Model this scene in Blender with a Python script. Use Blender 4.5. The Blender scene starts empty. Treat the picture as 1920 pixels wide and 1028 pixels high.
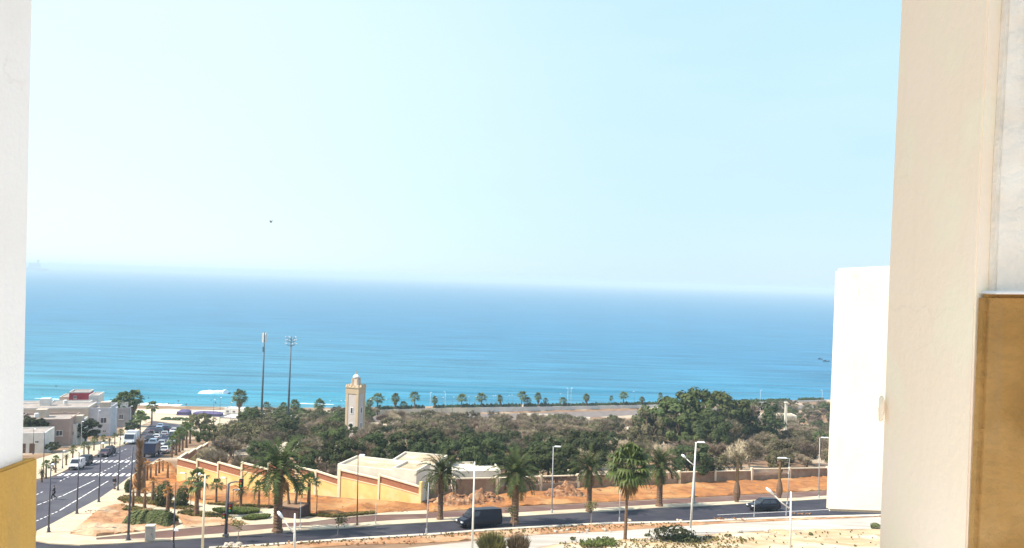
import bpy, bmesh, math, random
from mathutils import Vector, Matrix, noise
R = math.radians
scn = bpy.context.scene
COL = scn.collection

# ------------------------------------------------------------------ camera
CAMZ = 62.0          # metres above the sea
F = 1400.0           # focal length in photo pixels (photo 1920 wide)
PITCH = R(0.42); ROLL = R(1.8)
cam_d = bpy.data.cameras.new('camera'); cam = bpy.data.objects.new('camera', cam_d); COL.objects.link(cam)
cam_d.sensor_width = 36.0; cam_d.lens = 36.0 * F / 1920.0
cam_d.clip_start = 0.1; cam_d.clip_end = 80000
cam.matrix_world = Matrix.Translation((0, 0, CAMZ)) @ Matrix.Rotation(R(90) + PITCH, 4, 'X') @ Matrix.Rotation(ROLL, 4, 'Z')
scn.camera = cam
CM = cam.matrix_world.copy()

# ------------------------------------------------------------------ sky and sun
SUN_TO = Vector((-0.63, -0.19, 0.76)).normalized()
w = bpy.data.worlds.new('World'); scn.world = w; w.use_nodes = True
nt = w.node_tree; nt.nodes.clear()
out = nt.nodes.new('ShaderNodeOutputWorld'); bg = nt.nodes.new('ShaderNodeBackground')
sky = nt.nodes.new('ShaderNodeTexSky'); sky.sky_type = 'NISHITA'; sky.sun_disc = False
sky.sun_elevation = math.asin(SUN_TO.z); sky.sun_rotation = -math.atan2(SUN_TO.x, SUN_TO.y)
sky.altitude = 0; sky.air_density = 1.0; sky.dust_density = 0.6; sky.ozone_density = 2.0
# a thin bright marine veil over the clear sky, whiter towards the sun's side
tc = nt.nodes.new('ShaderNodeTexCoord'); dp = nt.nodes.new('ShaderNodeVectorMath'); dp.operation = 'DOT_PRODUCT'
nt.links.new(tc.outputs['Generated'], dp.inputs[0]); dp.inputs[1].default_value = Vector((-.80, .60, .12)).normalized()
vr = nt.nodes.new('ShaderNodeMapRange'); vr.inputs[1].default_value = .35; vr.inputs[2].default_value = 1.0; vr.interpolation_type = 'SMOOTHSTEP'
nt.links.new(dp.outputs['Value'], vr.inputs[0])
vc = nt.nodes.new('ShaderNodeMix'); vc.data_type = 'RGBA'; vc.clamp_result = False
vc.inputs[6].default_value = (2.08, 3.12, 3.7, 1); vc.inputs[7].default_value = (3.25, 3.85, 3.8, 1); nt.links.new(vr.outputs[0], vc.inputs[0])
cn = nt.nodes.new('ShaderNodeTexNoise'); cn.inputs['Scale'].default_value = 2.2; cn.inputs['Detail'].default_value = 5   # faint high wisps
cmap = nt.nodes.new('ShaderNodeMapping'); cmap.inputs['Scale'].default_value = (1, 1, 4.5); nt.links.new(tc.outputs['Generated'], cmap.inputs[0]); nt.links.new(cmap.outputs[0], cn.inputs[0])
cr_ = nt.nodes.new('ShaderNodeMapRange'); cr_.inputs[1].default_value = .35; cr_.inputs[2].default_value = .7; cr_.inputs[3].default_value = 0; cr_.inputs[4].default_value = .38; nt.links.new(cn.outputs[0], cr_.inputs[0])
cw = nt.nodes.new('ShaderNodeMix'); cw.data_type = 'RGBA'; cw.clamp_result = False; nt.links.new(cr_.outputs[0], cw.inputs[0]); nt.links.new(vc.outputs[2], cw.inputs[6]); cw.inputs[7].default_value = (2.9, 3.5, 3.8, 1)
vc = cw
lz = nt.nodes.new('ShaderNodeSeparateXYZ'); nt.links.new(tc.outputs['Generated'], lz.inputs[0]); lm_ = nt.nodes.new('ShaderNodeMapRange'); lm_.inputs[1].default_value = .0; lm_.inputs[2].default_value = .26; lm_.inputs[3].default_value = .75; lm_.inputs[4].default_value = 0; nt.links.new(lz.outputs[2], lm_.inputs[0])
lx = nt.nodes.new('ShaderNodeMath'); lx.operation = 'SUBTRACT'; lx.inputs[0].default_value = 1.0; nt.links.new(vr.outputs[0], lx.inputs[1]); ly = nt.nodes.new('ShaderNodeMath'); ly.operation = 'MULTIPLY'; nt.links.new(lx.outputs[0], ly.inputs[0]); nt.links.new(lm_.outputs[0], ly.inputs[1])
lc = nt.nodes.new('ShaderNodeMix'); lc.data_type = 'RGBA'; lc.clamp_result = False; nt.links.new(ly.outputs[0], lc.inputs[0]); nt.links.new(vc.outputs[2], lc.inputs[6]); lc.inputs[7].default_value = (2.2, 2.85, 3.8, 1); vc = lc
vm = nt.nodes.new('ShaderNodeMix'); vm.data_type = 'RGBA'; vm.inputs[0].default_value = .87
sz = nt.nodes.new('ShaderNodeSeparateXYZ'); nt.links.new(tc.outputs['Generated'], sz.inputs[0])   # the veil thins out towards the zenith
vz = nt.nodes.new('ShaderNodeMapRange'); vz.inputs[1].default_value = .40; vz.inputs[2].default_value = .80; vz.inputs[3].default_value = .90; vz.inputs[4].default_value = .25; nt.links.new(sz.outputs[2], vz.inputs[0]); nt.links.new(vz.outputs[0], vm.inputs[0])
nt.links.new(sky.outputs[0], vm.inputs[6]); nt.links.new(vc.outputs[2], vm.inputs[7])
nt.links.new(vm.outputs[2], bg.inputs[0]); bg.inputs[1].default_value = 0.15
nt.links.new(bg.outputs[0], out.inputs[0])
sd = bpy.data.lights.new('sun', 'SUN'); sd.energy = 4.6; sd.angle = R(0.5); sd.color = (1.0, 0.93, 0.82)
so = bpy.data.objects.new('sun', sd); COL.objects.link(so)
so.rotation_euler = SUN_TO.to_track_quat('Z', 'Y').to_euler()
scn.view_settings.view_transform = 'Standard'; scn.view_settings.look = 'None'
scn.view_settings.exposure = 0.93; scn.view_settings.gamma = 1.0
scn.view_settings.use_curve_mapping = False

# ------------------------------------------------------------------ terrain and sight helpers
SL = 0.14
def H(y):
    if y <= 40: return 22.1
    if y <= 300: return 27 + SL * (y - 75)
    if y <= 330: return 58.5 + (y - 300) * 0.09
    return 61.2
def T(x, y): return CAMZ - H(y)
def ray(px, py):
    v = Vector(((px - 960) / F, -(py - 514) / F, -1.0))
    d = CM.to_3x3() @ v
    return d / d.y
def at(px, py, y): return Vector((0, 0, CAMZ)) + ray(px, py) * y
def G(px, py):
    """the point of the terrain seen at a place of the photo"""
    d = ray(px, py); lo, hi = 20.0, 5000.0
    for _ in range(50):
        m = (lo + hi) / 2
        if -d.z * m < H(m): lo = m
        else: hi = m
    m = (lo + hi) / 2
    return Vector((d.x * m, m, T(0, m)))
def hm(px, py, top):
    """height in metres of something standing at (px,py) whose top shows at row top"""
    return (py - top) * G(px, py).y / F
def S(px, py):
    """point of the sea surface"""
    d = ray(px, py); t = CAMZ / -d.z
    return Vector((d.x * t, t, 0))

# ------------------------------------------------------------------ mesh helpers
class MB:
    def __init__(s): s.v = []; s.f = []
    def add(s, vs, fs):
        n = len(s.v); s.v += [tuple(p) for p in vs]; s.f += [tuple(n + i for i in f) for f in fs]
    def box(s, c, size, rz=0.0, taper=1.0):
        hx, hy, hz = size[0] / 2, size[1] / 2, size[2] / 2
        ca, sa = math.cos(rz), math.sin(rz); vs = []
        for z, k in ((-hz, 1), (hz, taper)):
            for x, y in ((-hx, -hy), (hx, -hy), (hx, hy), (-hx, hy)):
                x *= k; y *= k
                vs.append((c[0] + x * ca - y * sa, c[1] + x * sa + y * ca, c[2] + z))
        s.add(vs, [(0, 3, 2, 1), (4, 5, 6, 7), (0, 1, 5, 4), (1, 2, 6, 5), (2, 3, 7, 6), (3, 0, 4, 7)])
    def hexa(s, b, t):
        s.add(list(b) + list(t), [(3, 2, 1, 0), (4, 5, 6, 7), (0, 1, 5, 4), (1, 2, 6, 5), (2, 3, 7, 6), (3, 0, 4, 7)])
    def tube(s, pts, rad, n=6, cap=True):
        pts = [Vector(p) for p in pts]
        if not isinstance(rad, (list, tuple)): rad = [rad] * len(pts)
        rings = []
        for i, p in enumerate(pts):
            d = (pts[min(i + 1, len(pts) - 1)] - pts[max(i - 1, 0)])
            if d.length < 1e-6: d = Vector((0, 0, 1))
            d.normalize()
            a = d.cross(Vector((0, 0, 1)) if abs(d.z) < 0.9 else Vector((1, 0, 0))).normalized(); b = d.cross(a)
            rings.append([p + (a * math.cos(2 * math.pi * k / n) + b * math.sin(2 * math.pi * k / n)) * rad[i] for k in range(n)])
        base = len(s.v)
        for r_ in rings: s.v += [tuple(q) for q in r_]
        for i in range(len(pts) - 1):
            for k in range(n):
                k2 = (k + 1) % n
                s.f.append((base + i * n + k, base + (i + 1) * n + k, base + (i + 1) * n + k2, base + i * n + k2))
        if cap:
            s.f.append(tuple(base + k for k in range(n)))
            s.f.append(tuple(base + (len(pts) - 1) * n + k for k in reversed(range(n))))
    def lathe(s, prof, c=(0, 0, 0), n=12):
        base = len(s.v)
        for r_, z in prof:
            for k in range(n):
                a = 2 * math.pi * k / n
                s.v.append((c[0] + r_ * math.cos(a), c[1] + r_ * math.sin(a), c[2] + z))
        for i in range(len(prof) - 1):
            for k in range(n):
                k2 = (k + 1) % n
                s.f.append((base + i * n + k, base + i * n + k2, base + (i + 1) * n + k2, base + (i + 1) * n + k))
        s.f.append(tuple(base + k for k in reversed(range(n)))); s.f.append(tuple(base + (len(prof) - 1) * n + k for k in range(n)))
    def quad(s, a, b, c, d): s.add([a, b, c, d], [(0, 1, 2, 3)])
    def blob(s, c, r, n=8, m=6, amp=0.25, seed=0, squash=(1, 1, 1)):
        vs = []
        for i in range(m + 1):
            th = math.pi * i / m
            for k in range(n):
                ph = 2 * math.pi * k / n
                d = Vector((math.sin(th) * math.cos(ph), math.sin(th) * math.sin(ph), math.cos(th)))
                rr = r * (1 + amp * noise.noise(d * 1.6 + Vector((seed * 3.1, seed, 0))))
                vs.append((c[0] + d.x * rr * squash[0], c[1] + d.y * rr * squash[1], c[2] + d.z * rr * squash[2]))
        fs = [(i * n + k, (i + 1) * n + k, (i + 1) * n + (k + 1) % n, i * n + (k + 1) % n) for i in range(m) for k in range(n)]
        s.add(vs, fs)

def build(name, mb, m, parent=None, world=False, smooth=False, label=None):
    me = bpy.data.meshes.new(name)
    vs = mb.v
    if world and parent is not None:
        o3 = parent.location; vs = [(a - o3.x, b - o3.y, c - o3.z) for a, b, c in vs]
    me.from_pydata(vs, [], mb.f); me.update()
    if smooth: me.polygons.foreach_set('use_smooth', [True] * len(me.polygons))
    o = bpy.data.objects.new(name, me); COL.objects.link(o)
    me.materials.append(m)
    if parent is not None: o.parent = parent
    if label: o['label'] = label
    return o
def thing(name, label, cat, loc=(0, 0, 0), rz=0.0, group=None):
    o = bpy.data.objects.new(name, None); COL.objects.link(o); o.empty_display_size = 0.3
    o.location = loc; o.rotation_euler = (0, 0, rz); o['label'] = label; o['category'] = cat
    if group: o['group'] = group
    return o
def tag(o, label, cat, group=None):
    o['label'] = label; o['category'] = cat
    if group: o['group'] = group
    return o
def kind(o, k): o['kind'] = k; return o
def copy_tree(o, parent=None):
    c = o.copy(); COL.objects.link(c)
    if parent is not None: c.parent = parent
    for ch in list(o.children): copy_tree(ch, c)
    return c
USED = set()
def place(proto, loc, rz, label, cat, group=None, sc=1.0):
    """first use moves the built one itself, later ones are copies"""
    o = proto if proto.name not in USED else copy_tree(proto)
    USED.add(proto.name)
    o.location = loc; o.rotation_euler = (0, 0, rz); o.scale = (sc, sc, sc) if not isinstance(sc, tuple) else sc
    o['label'] = label; o['category'] = cat
    if group: o['group'] = group
    return o
ORD = ['first', 'second', 'third', 'fourth', 'fifth', 'sixth', 'seventh', 'eighth', 'ninth', 'tenth', 'eleventh', 'twelfth',
       'thirteenth', 'fourteenth', 'fifteenth', 'sixteenth', 'seventeenth', 'eighteenth', 'nineteenth', 'twentieth',
       'twenty-first', 'twenty-second', 'twenty-third', 'twenty-fourth', 'twenty-fifth', 'twenty-sixth']

# ------------------------------------------------------------------ materials
MATS = {}
def mat(name, c1, c2=None, scale=1.0, bump=0.0, bscale=8.0, cracks=0.0, rough=0.9, spec=0.2, metal=0.0, world=True, rnd=0.0, detail=6.0, stretch=None, lo=0.35, hi=0.65, c3=None, s3=0.15, trans=0.0):
    if name in MATS: return MATS[name]
    m = bpy.data.materials.new(name); m.use_nodes = True; t = m.node_tree; N = t.nodes; L = t.links
    b = N['Principled BSDF']; b.inputs['Roughness'].default_value = rough; b.inputs['Metallic'].default_value = metal
    b.inputs['Specular IOR Level'].default_value = spec
    b.inputs['Base Color'].default_value = (*c1, 1)
    if world:
        g = N.new('ShaderNodeNewGeometry'); co = g.outputs['Position']
    else:
        g = N.new('ShaderNodeTexCoord'); co = g.outputs['Object']
    if stretch:
        mp = N.new('ShaderNodeMapping'); mp.inputs['Scale'].default_value = stretch; L.new(co, mp.inputs[0]); co = mp.outputs[0]
    col = None
    if c2:
        n1 = N.new('ShaderNodeTexNoise'); n1.inputs['Scale'].default_value = scale; n1.inputs['Detail'].default_value = detail
        L.new(co, n1.inputs['Vector'])
        r_ = N.new('ShaderNodeMapRange'); r_.inputs[1].default_value = lo; r_.inputs[2].default_value = hi; L.new(n1.outputs[0], r_.inputs[0])
        mx = N.new('ShaderNodeMix'); mx.data_type = 'RGBA'; mx.inputs[6].default_value = (*c1, 1); mx.inputs[7].default_value = (*c2, 1)
        L.new(r_.outputs[0], mx.inputs[0]); col = mx.outputs[2]
        if c3:
            n3 = N.new('ShaderNodeTexNoise'); n3.inputs['Scale'].default_value = s3; n3.inputs['Detail'].default_value = 5; L.new(co, n3.inputs['Vector'])
            r3 = N.new('ShaderNodeMapRange'); r3.inputs[1].default_value = 0.5; r3.inputs[2].default_value = 0.62; L.new(n3.outputs[0], r3.inputs[0])
            m3 = N.new('ShaderNodeMix'); m3.data_type = 'RGBA'; L.new(r3.outputs[0], m3.inputs[0]); L.new(col, m3.inputs[6]); m3.inputs[7].default_value = (*c3, 1); col = m3.outputs[2]
    if rnd > 0:
        oi = N.new('ShaderNodeObjectInfo'); hs = N.new('ShaderNodeHueSaturation')
        a = N.new('ShaderNodeMapRange'); a.inputs[3].default_value = 1 - rnd; a.inputs[4].default_value = 1 + rnd; L.new(oi.outputs['Random'], a.inputs[0])
        a2 = N.new('ShaderNodeMapRange'); a2.inputs[3].default_value = 0.5 - rnd * 0.07; a2.inputs[4].default_value = 0.5 + rnd * 0.07; L.new(oi.outputs['Random'], a2.inputs[0])
        L.new(a.outputs[0], hs.inputs['Value']); L.new(a2.outputs[0], hs.inputs['Hue'])
        if col: L.new(col, hs.inputs['Color'])
        else: hs.inputs['Color'].default_value = (*c1, 1)
        col = hs.outputs[0]
    if cracks > 0:   # hairline cracks and rain drips of old plaster
        wn = N.new('ShaderNodeTexNoise'); wn.inputs['Scale'].default_value = 3; wn.inputs['Detail'].default_value = 6; L.new(co, wn.inputs['Vector'])
        wm = N.new('ShaderNodeMix'); wm.data_type = 'VECTOR'; wm.inputs[0].default_value = .22; L.new(co, wm.inputs[4]); L.new(wn.outputs[1], wm.inputs[5])
        vo = N.new('ShaderNodeTexVoronoi'); vo.feature = 'DISTANCE_TO_EDGE'; vo.inputs['Scale'].default_value = 1.6; L.new(wm.outputs[1], vo.inputs['Vector'])
        vr_ = N.new('ShaderNodeMapRange'); vr_.inputs[1].default_value = 0; vr_.inputs[2].default_value = .006; vr_.inputs[3].default_value = 1; vr_.inputs[4].default_value = 0; L.new(vo.outputs['Distance'], vr_.inputs[0])
        mn_ = N.new('ShaderNodeTexNoise'); mn_.inputs['Scale'].default_value = 1.3; L.new(co, mn_.inputs['Vector']); mr_ = N.new('ShaderNodeMapRange'); mr_.inputs[1].default_value = .5; mr_.inputs[2].default_value = .6; L.new(mn_.outputs[0], mr_.inputs[0])
        ck = N.new('ShaderNodeMath'); ck.operation = 'MULTIPLY'; L.new(vr_.outputs[0], ck.inputs[0]); L.new(mr_.outputs[0], ck.inputs[1])
        dm = N.new('ShaderNodeMapping'); dm.inputs['Scale'].default_value = (9, 9, .5); L.new(co, dm.inputs[0]); dn = N.new('ShaderNodeTexNoise'); dn.inputs['Scale'].default_value = 1.5; dn.inputs['Detail'].default_value = 6; L.new(dm.outputs[0], dn.inputs['Vector'])
        dr_ = N.new('ShaderNodeMapRange'); dr_.inputs[1].default_value = .55; dr_.inputs[2].default_value = .75; dr_.inputs[4].default_value = .35; L.new(dn.outputs[0], dr_.inputs[0])
        mx_ = N.new('ShaderNodeMath'); mx_.operation = 'MAXIMUM'; L.new(ck.outputs[0], mx_.inputs[0]); L.new(dr_.outputs[0], mx_.inputs[1])
        fc = N.new('ShaderNodeMath'); fc.operation = 'MULTIPLY'; fc.inputs[1].default_value = cracks; L.new(mx_.outputs[0], fc.inputs[0])
        cm = N.new('ShaderNodeMix'); cm.data_type = 'RGBA'; L.new(fc.outputs[0], cm.inputs[0]); L.new(col, cm.inputs[6]); cm.inputs[7].default_value = (.30, .22, .14, 1); col = cm.outputs[2]
    if col: L.new(col, b.inputs['Base Color'])
    if bump > 0:
        nb = N.new('ShaderNodeTexNoise'); nb.inputs['Scale'].default_value = bscale; nb.inputs['Detail'].default_value = 8; L.new(co, nb.inputs['Vector'])
        bp = N.new('ShaderNodeBump'); bp.inputs['Strength'].default_value = 1.0; bp.inputs['Distance'].default_value = bump
        L.new(nb.outputs[0], bp.inputs['Height']); L.new(bp.outputs[0], b.inputs['Normal'])
    if trans > 0:
        tr = N.new('ShaderNodeBsdfTranslucent'); ms = N.new('ShaderNodeMixShader'); ms.inputs[0].default_value = trans
        if col: L.new(col, tr.inputs[0])
        else: tr.inputs[0].default_value = (*c1, 1)
        L.new(b.outputs[0], ms.inputs[1]); L.new(tr.outputs[0], ms.inputs[2]); L.new(ms.outputs[0], N['Material Output'].inputs[0])
    MATS[name] = m; return m

M_ground = mat('dry_earth', (.28, .175, .10), (.19, .115, .07), .35, .05, 2.0, c3=(.42, .34, .25), s3=.06)
M_orange = mat('orange_earth', (.39, .165, .050), (.25, .105, .042), .7, .14, 3.0, c3=(.42, .23, .095), s3=.13)
M_orange2 = mat('pale_orange_earth', (.43, .24, .12), (.32, .155, .075), .8, .12, 3.0, c3=(.50, .35, .22), s3=.2)
M_sandy = mat('pale_dust', (.50, .40, .26), (.42, .27, .14), .5, .08, 3.0, stretch=(.5, 1.5, 1), c3=(.56, .48, .35), s3=.14)
M_conc = mat('pale_concrete_road', (.46, .42, .36), (.36, .32, .27), .5, .01, 10, stretch=(.35, 1.6, 1), c3=(.54, .49, .40), s3=.3)
M_asph = mat('asphalt', (.042, .039, .050), (.030, .028, .038), .6, .008, 30, rough=.85, c3=(.052, .049, .058), s3=.18)
M_asph2 = mat('worn_asphalt', (.078, .073, .090), (.060, .057, .072), .35, .008, 30, rough=.85, c3=(.088, .084, .096), s3=.12)
M_brownpath = mat('red_brown_paving', (.155, .085, .066), (.12, .07, .058), .5, .01, 20, c3=(.18, .12, .095), s3=.16)
M_pave = mat('cream_paving', (.55, .47, .33), (.46, .39, .28), .8, .006, 12, c3=(.49, .38, .26), s3=.3)
M_kerb = mat('kerb_stone', (.60, .54, .44), (.50, .44, .35), 2)
M_white = mat('road_paint', (.75, .73, .70), (.50, .49, .48), 3.0, lo=.5, hi=.75)
M_beach = mat('beach_sand', (.72, .62, .45), (.62, .52, .37), .2, .03, 2, c3=(.76, .68, .54), s3=.05)

# ------------------------------------------------------------------ sheets laid on the terrain
def sheet(name, poly, off, m, cell=None, relief=0.0, seed=0, thick=None, px=True):
    """a polygon (photo pixels back-projected to the ground, or world xy) laid on the terrain"""
    pts = [G(*p) for p in poly] if px else [Vector((p[0], p[1], 0)) for p in poly]
    bm = bmesh.new()
    f = bm.faces.new([bm.verts.new((p.x, p.y, 0)) for p in pts])
    if f.normal.z < 0: f.normal_update(); f.normal_flip()
    bm.normal_update()
    for f in bm.faces:
        if f.normal.z < 0: f.normal_flip()
    bmesh.ops.triangulate(bm, faces=bm.faces[:])
    def cut(co, no): bmesh.ops.bisect_plane(bm, geom=bm.verts[:] + bm.edges[:] + bm.faces[:], plane_co=co, plane_no=no, dist=1e-5)
    ys = [p.y for p in pts]; xs = [p.x for p in pts]
    for yy in (40, 300, 330):
        if min(ys) < yy < max(ys): cut((0, yy, 0), (0, 1, 0))
    if cell:
        y = math.floor(min(ys) / cell) * cell + cell
        while y < max(ys): cut((0, y, 0), (0, 1, 0)); y += cell
        x = math.floor(min(xs) / cell) * cell + cell
        while x < max(xs): cut((x, 0, 0), (1, 0, 0)); x += cell
    bmesh.ops.remove_doubles(bm, verts=bm.verts[:], dist=0.002)
    edge = {v for e in bm.edges if len(e.link_faces) < 2 for v in e.verts}
    for v in bm.verts:
        z = T(v.co.x, v.co.y) + off
        if relief and v not in edge:
            n = noise.noise(Vector((v.co.x * .35, v.co.y * .35, seed))) + .5 * noise.noise(Vector((v.co.x * 1.1, v.co.y * 1.1, seed)))
            z += max(0, relief * (.45 + n))
        v.co.z = z
    if thick:
        be = [e for e in bm.edges if len(e.link_faces) < 2]
        ret = bmesh.ops.extrude_edge_only(bm, edges=be)
        for v in [g for g in ret['geom'] if isinstance(g, bmesh.types.BMVert)]: v.co.z -= thick
    bmesh.ops.recalc_face_normals(bm, faces=bm.faces[:])
    me = bpy.data.meshes.new(name); bm.to_mesh(me); bm.free()
    o = bpy.data.objects.new(name, me); COL.objects.link(o); me.materials.append(m); kind(o, 'structure')
    return o
def strip(name, A, B, off, m, **k):  # polygon between two polylines
    return sheet(name, list(A) + list(reversed(B)), off, m, **k)

# ground
COAST = [(-400, 790), (-100, 762), (45, 757), (300, 764), (480, 767), (600, 768), (800, 765), (1000, 761), (1250, 757), (1550, 752), (1900, 742), (2600, 726)]
def coast_pts():
    ps = []
    for a, b in COAST:
        p = S(a, b); ps.append((p.x, p.y))
    return ps
CP = coast_pts(); CP = [(-900, CP[0][1] - 30), *CP[1:-1], (1500, 640)]
CP.sort()
def coast_y(x):
    if x <= CP[0][0]: return CP[0][1]
    for (a, b), (c, d) in zip(CP, CP[1:]):
        if x <= c: return b + (d - b) * (x - a) / (c - a)
    return CP[-1][1]
mb = MB(); xs = [-900 + i * 20 for i in range(121)]; rows = []
for x in xs:
    cy = coast_y(x) + 1.5 * noise.noise(Vector((x * .05, 0, 0)))
    col = [(x, -200, CAMZ - 22.1), (x, 40, CAMZ - 22.1), (x, 300, CAMZ - 58.5), (x, 330 if cy > 331 else cy - 2, .8 if cy > 331 else .6), (x, max(cy - 3, 331.5), .75), (x, max(cy, 332) + 8, -.35), (x, max(cy, 332) + 40, -1.5)]
    rows.append(col)
for c in rows: mb.v += c
for i in range(len(rows) - 1):
    for j in range(6): mb.f.append((i * 7 + j, (i + 1) * 7 + j, (i + 1) * 7 + j + 1, i * 7 + j + 1))
kind(build('ground', mb, M_ground), 'structure')

# sea
def sea():
    m = bpy.data.materials.new('sea_water'); m.use_nodes = True; t = m.node_tree; N = t.nodes; L = t.links
    b = N['Principled BSDF']; g = N.new('ShaderNodeNewGeometry'); sx = N.new('ShaderNodeSeparateXYZ'); L.new(g.outputs['Position'], sx.inputs[0])
    mr = N.new('ShaderNodeMapRange'); mr.inputs[1].default_value = 330; mr.inputs[2].default_value = 1500; L.new(sx.outputs[1], mr.inputs[0])
    mn = N.new('ShaderNodeTexNoise'); mn.inputs['Scale'].default_value = .006; mn.inputs['Detail'].default_value = 5; L.new(g.outputs['Position'], mn.inputs[0])
    # deeper water to the right, sandy shallows to the left
    xr = N.new('ShaderNodeMapRange'); xr.inputs[1].default_value = -250; xr.inputs[2].default_value = 350; xr.inputs[3].default_value = -.06; xr.inputs[4].default_value = .22; L.new(sx.outputs[0], xr.inputs[0])
    ad = N.new('ShaderNodeMath'); ad.operation = 'ADD'; L.new(mr.outputs[0], ad.inputs[0]); L.new(xr.outputs[0], ad.inputs[1])
    nm = N.new('ShaderNodeMath'); nm.operation = 'MULTIPLY_ADD'; L.new(mn.outputs[0], nm.inputs[0]); nm.inputs[1].default_value = .3; nm.inputs[2].default_value = -.15
    ad2 = N.new('ShaderNodeMath'); ad2.operation = 'ADD'; L.new(ad.outputs[0], ad2.inputs[0]); L.new(nm.outputs[0], ad2.inputs[1])
    cr = N.new('ShaderNodeValToRGB'); L.new(ad2.outputs[0], cr.inputs[0]); e = cr.color_ramp.elements
    e[0].position = 0; e[0].color = (.048, .205, .275, 1); e[1].position = 1; e[1].color = (.018, .135, .25, 1)
    k = e.new(.06); k.color = (.033, .170, .258, 1); k = e.new(.4); k.color = (.018, .135, .245, 1)
    # thin foam streaks, plus swell light and crest glints painted into the colour
    mp = N.new('ShaderNodeMapping'); mp.inputs['Scale'].default_value = (.02, .22, 1); L.new(g.outputs['Position'], mp.inputs[0])
    n2 = N.new('ShaderNodeTexNoise'); n2.inputs['Scale'].default_value = .55; n2.inputs['Detail'].default_value = 7; n2.inputs['Roughness'].default_value = .62; L.new(mp.outputs[0], n2.inputs[0])
    r2 = N.new('ShaderNodeMapRange'); r2.inputs[1].default_value = .3; r2.inputs[2].default_value = .72; r2.inputs[3].default_value = .62; r2.inputs[4].default_value = 1.5; L.new(n2.outputs[0], r2.inputs[0])
    ml = N.new('ShaderNodeMix'); ml.data_type = 'RGBA'; ml.blend_type = 'MULTIPLY'; ml.inputs[0].default_value = 1; L.new(cr.outputs[0], ml.inputs[6]); L.new(r2.outputs[0], ml.inputs[7])
    L.new(ml.outputs[2], b.inputs['Base Color'])
    b.inputs['Roughness'].default_value = .42; b.inputs['Specular IOR Level'].default_value = .13
    bp = N.new('ShaderNodeBump'); bp.inputs['Distance'].default_value = 1.6; bp.inputs['Strength'].default_value = .8; L.new(n2.outputs[0], bp.inputs['Height'])
    n4 = N.new('ShaderNodeTexNoise'); n4.inputs['Scale'].default_value = .9; n4.inputs['Detail'].default_value = 4; L.new(g.outputs['Position'], n4.inputs[0])
    bp2 = N.new('ShaderNodeBump'); bp2.inputs['Distance'].default_value = .25; L.new(n4.outputs[0], bp2.inputs['Height']); L.new(bp.outputs[0], bp2.inputs['Normal'])
    L.new(bp2.outputs[0], b.inputs['Normal'])
    ys = []; y = 285.0; st = 1.3
    while y < 28000:
        ys.append(y)
        if y > 520: st = min(3.0, st * 1.02)
        if y > 900: st = max(st, (y - 900) * .05 + 3)
        y += st
    nx = 110; mb = MB()
    for y in ys:
        for i in range(nx + 1):
            u = -1 + 2 * i / nx; x = u * (y * .95 + 500) + (y * .05)
            fade = max(0, 1 - (y - 330) / 700); cy = coast_y(x)
            sh = max(0, 1 - abs(y - cy - 45) / 60)
            ph = (y + 7 * noise.noise(Vector((x * .012, y * .004, 3)))) / 21 * 2 * math.pi
            s_ = math.sin(ph); z = fade * (.22 + .8 * sh) * (max(s_, 0) ** 3 * 1.6 - .3) * (.6 + 1.1 * noise.noise(Vector((x * .008, y * .03, 7))))
            if y - cy < 12: z *= .25
            for (wy, wh, ww, xm) in ((366, 1.5, 2.2, -60), (352, .7, 1.6, -110), (392, .6, 2.5, -20)):   # the standing breaker line and two lesser ones
                d_ = (y - wy - 3.0 * noise.noise(Vector((x * .02, wy, 0)))) / ww
                if abs(d_) < 3 and x < xm + 60: z += wh * math.exp(-d_ * d_) * min(1, (xm + 60 - x) / 60)
            mb.v.append((x, y, z))
    for j in range(len(ys) - 1):
        for i in range(nx): a = j * (nx + 1) + i; mb.f.append((a, a + 1, a + nx + 2, a + nx + 1))
    kind(build('sea', mb, m, smooth=True), 'structure')
sea()
# ------------------------------------------------------------------ roads and pavements
# main road along the bottom of the photo
FAR = [(-60, 1015), (66, 1016), (95, 1021), (150, 1024), (220, 1021), (321, 1015), (422, 1009), (513, 1001), (580, 995), (642, 992), (723, 986), (857, 978), (938, 972), (1033, 966), (1141, 960), (1242, 953), (1340, 949), (1548, 937), (1800, 922), (2100, 905)]
NEAR = [(-60, 1110), (150, 1062), (392, 1027), (460, 1024), (580, 1016), (662, 1010), (820, 1001), (922, 993), (1023, 987), (1140, 981), (1293, 978), (1400, 973), (1482, 970), (1643, 966), (1800, 958), (2100, 945)]
strip('main_road', FAR, NEAR, .02, M_asph)
strip('main_road_edge_line', [(1345, 965.8), (1548, 956), (1700, 948)], [(1345, 966.3), (1548, 956.5), (1700, 948.8)], .032, M_white)
PAVE_T = [(321, 1010), (422, 1002), (513, 993), (580, 987), (642, 985), (723, 978.5), (857, 971), (938, 965), (1033, 959), (1141, 953.5), (1242, 947), (1340, 943), (1548, 931), (1800, 916), (2100, 899)]
strip('main_road_pavement', FAR[5:], PAVE_T, .13, M_pave, thick=.15)
strip('main_road_near_kerb', [(a, b + .2) for a, b in NEAR[2:]], [(a, b + 3.2) for a, b in NEAR[2:]], .13, M_kerb, thick=.15)
BR_T = [(180, 1010), (250, 1003), (330, 994), (422, 985), (460, 986), (580, 980), (622, 974), (703, 966.5), (780, 964), (820, 961.5), (962, 951.6), (1140, 943), (1400, 929), (1548, 921), (1800, 905), (2100, 888)]
strip('brown_footpath', [(180, 1013), (321, 1009.6)] + [(a, b - .4) for a, b in PAVE_T[1:]], BR_T, .05, M_brownpath, thick=.1)
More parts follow.
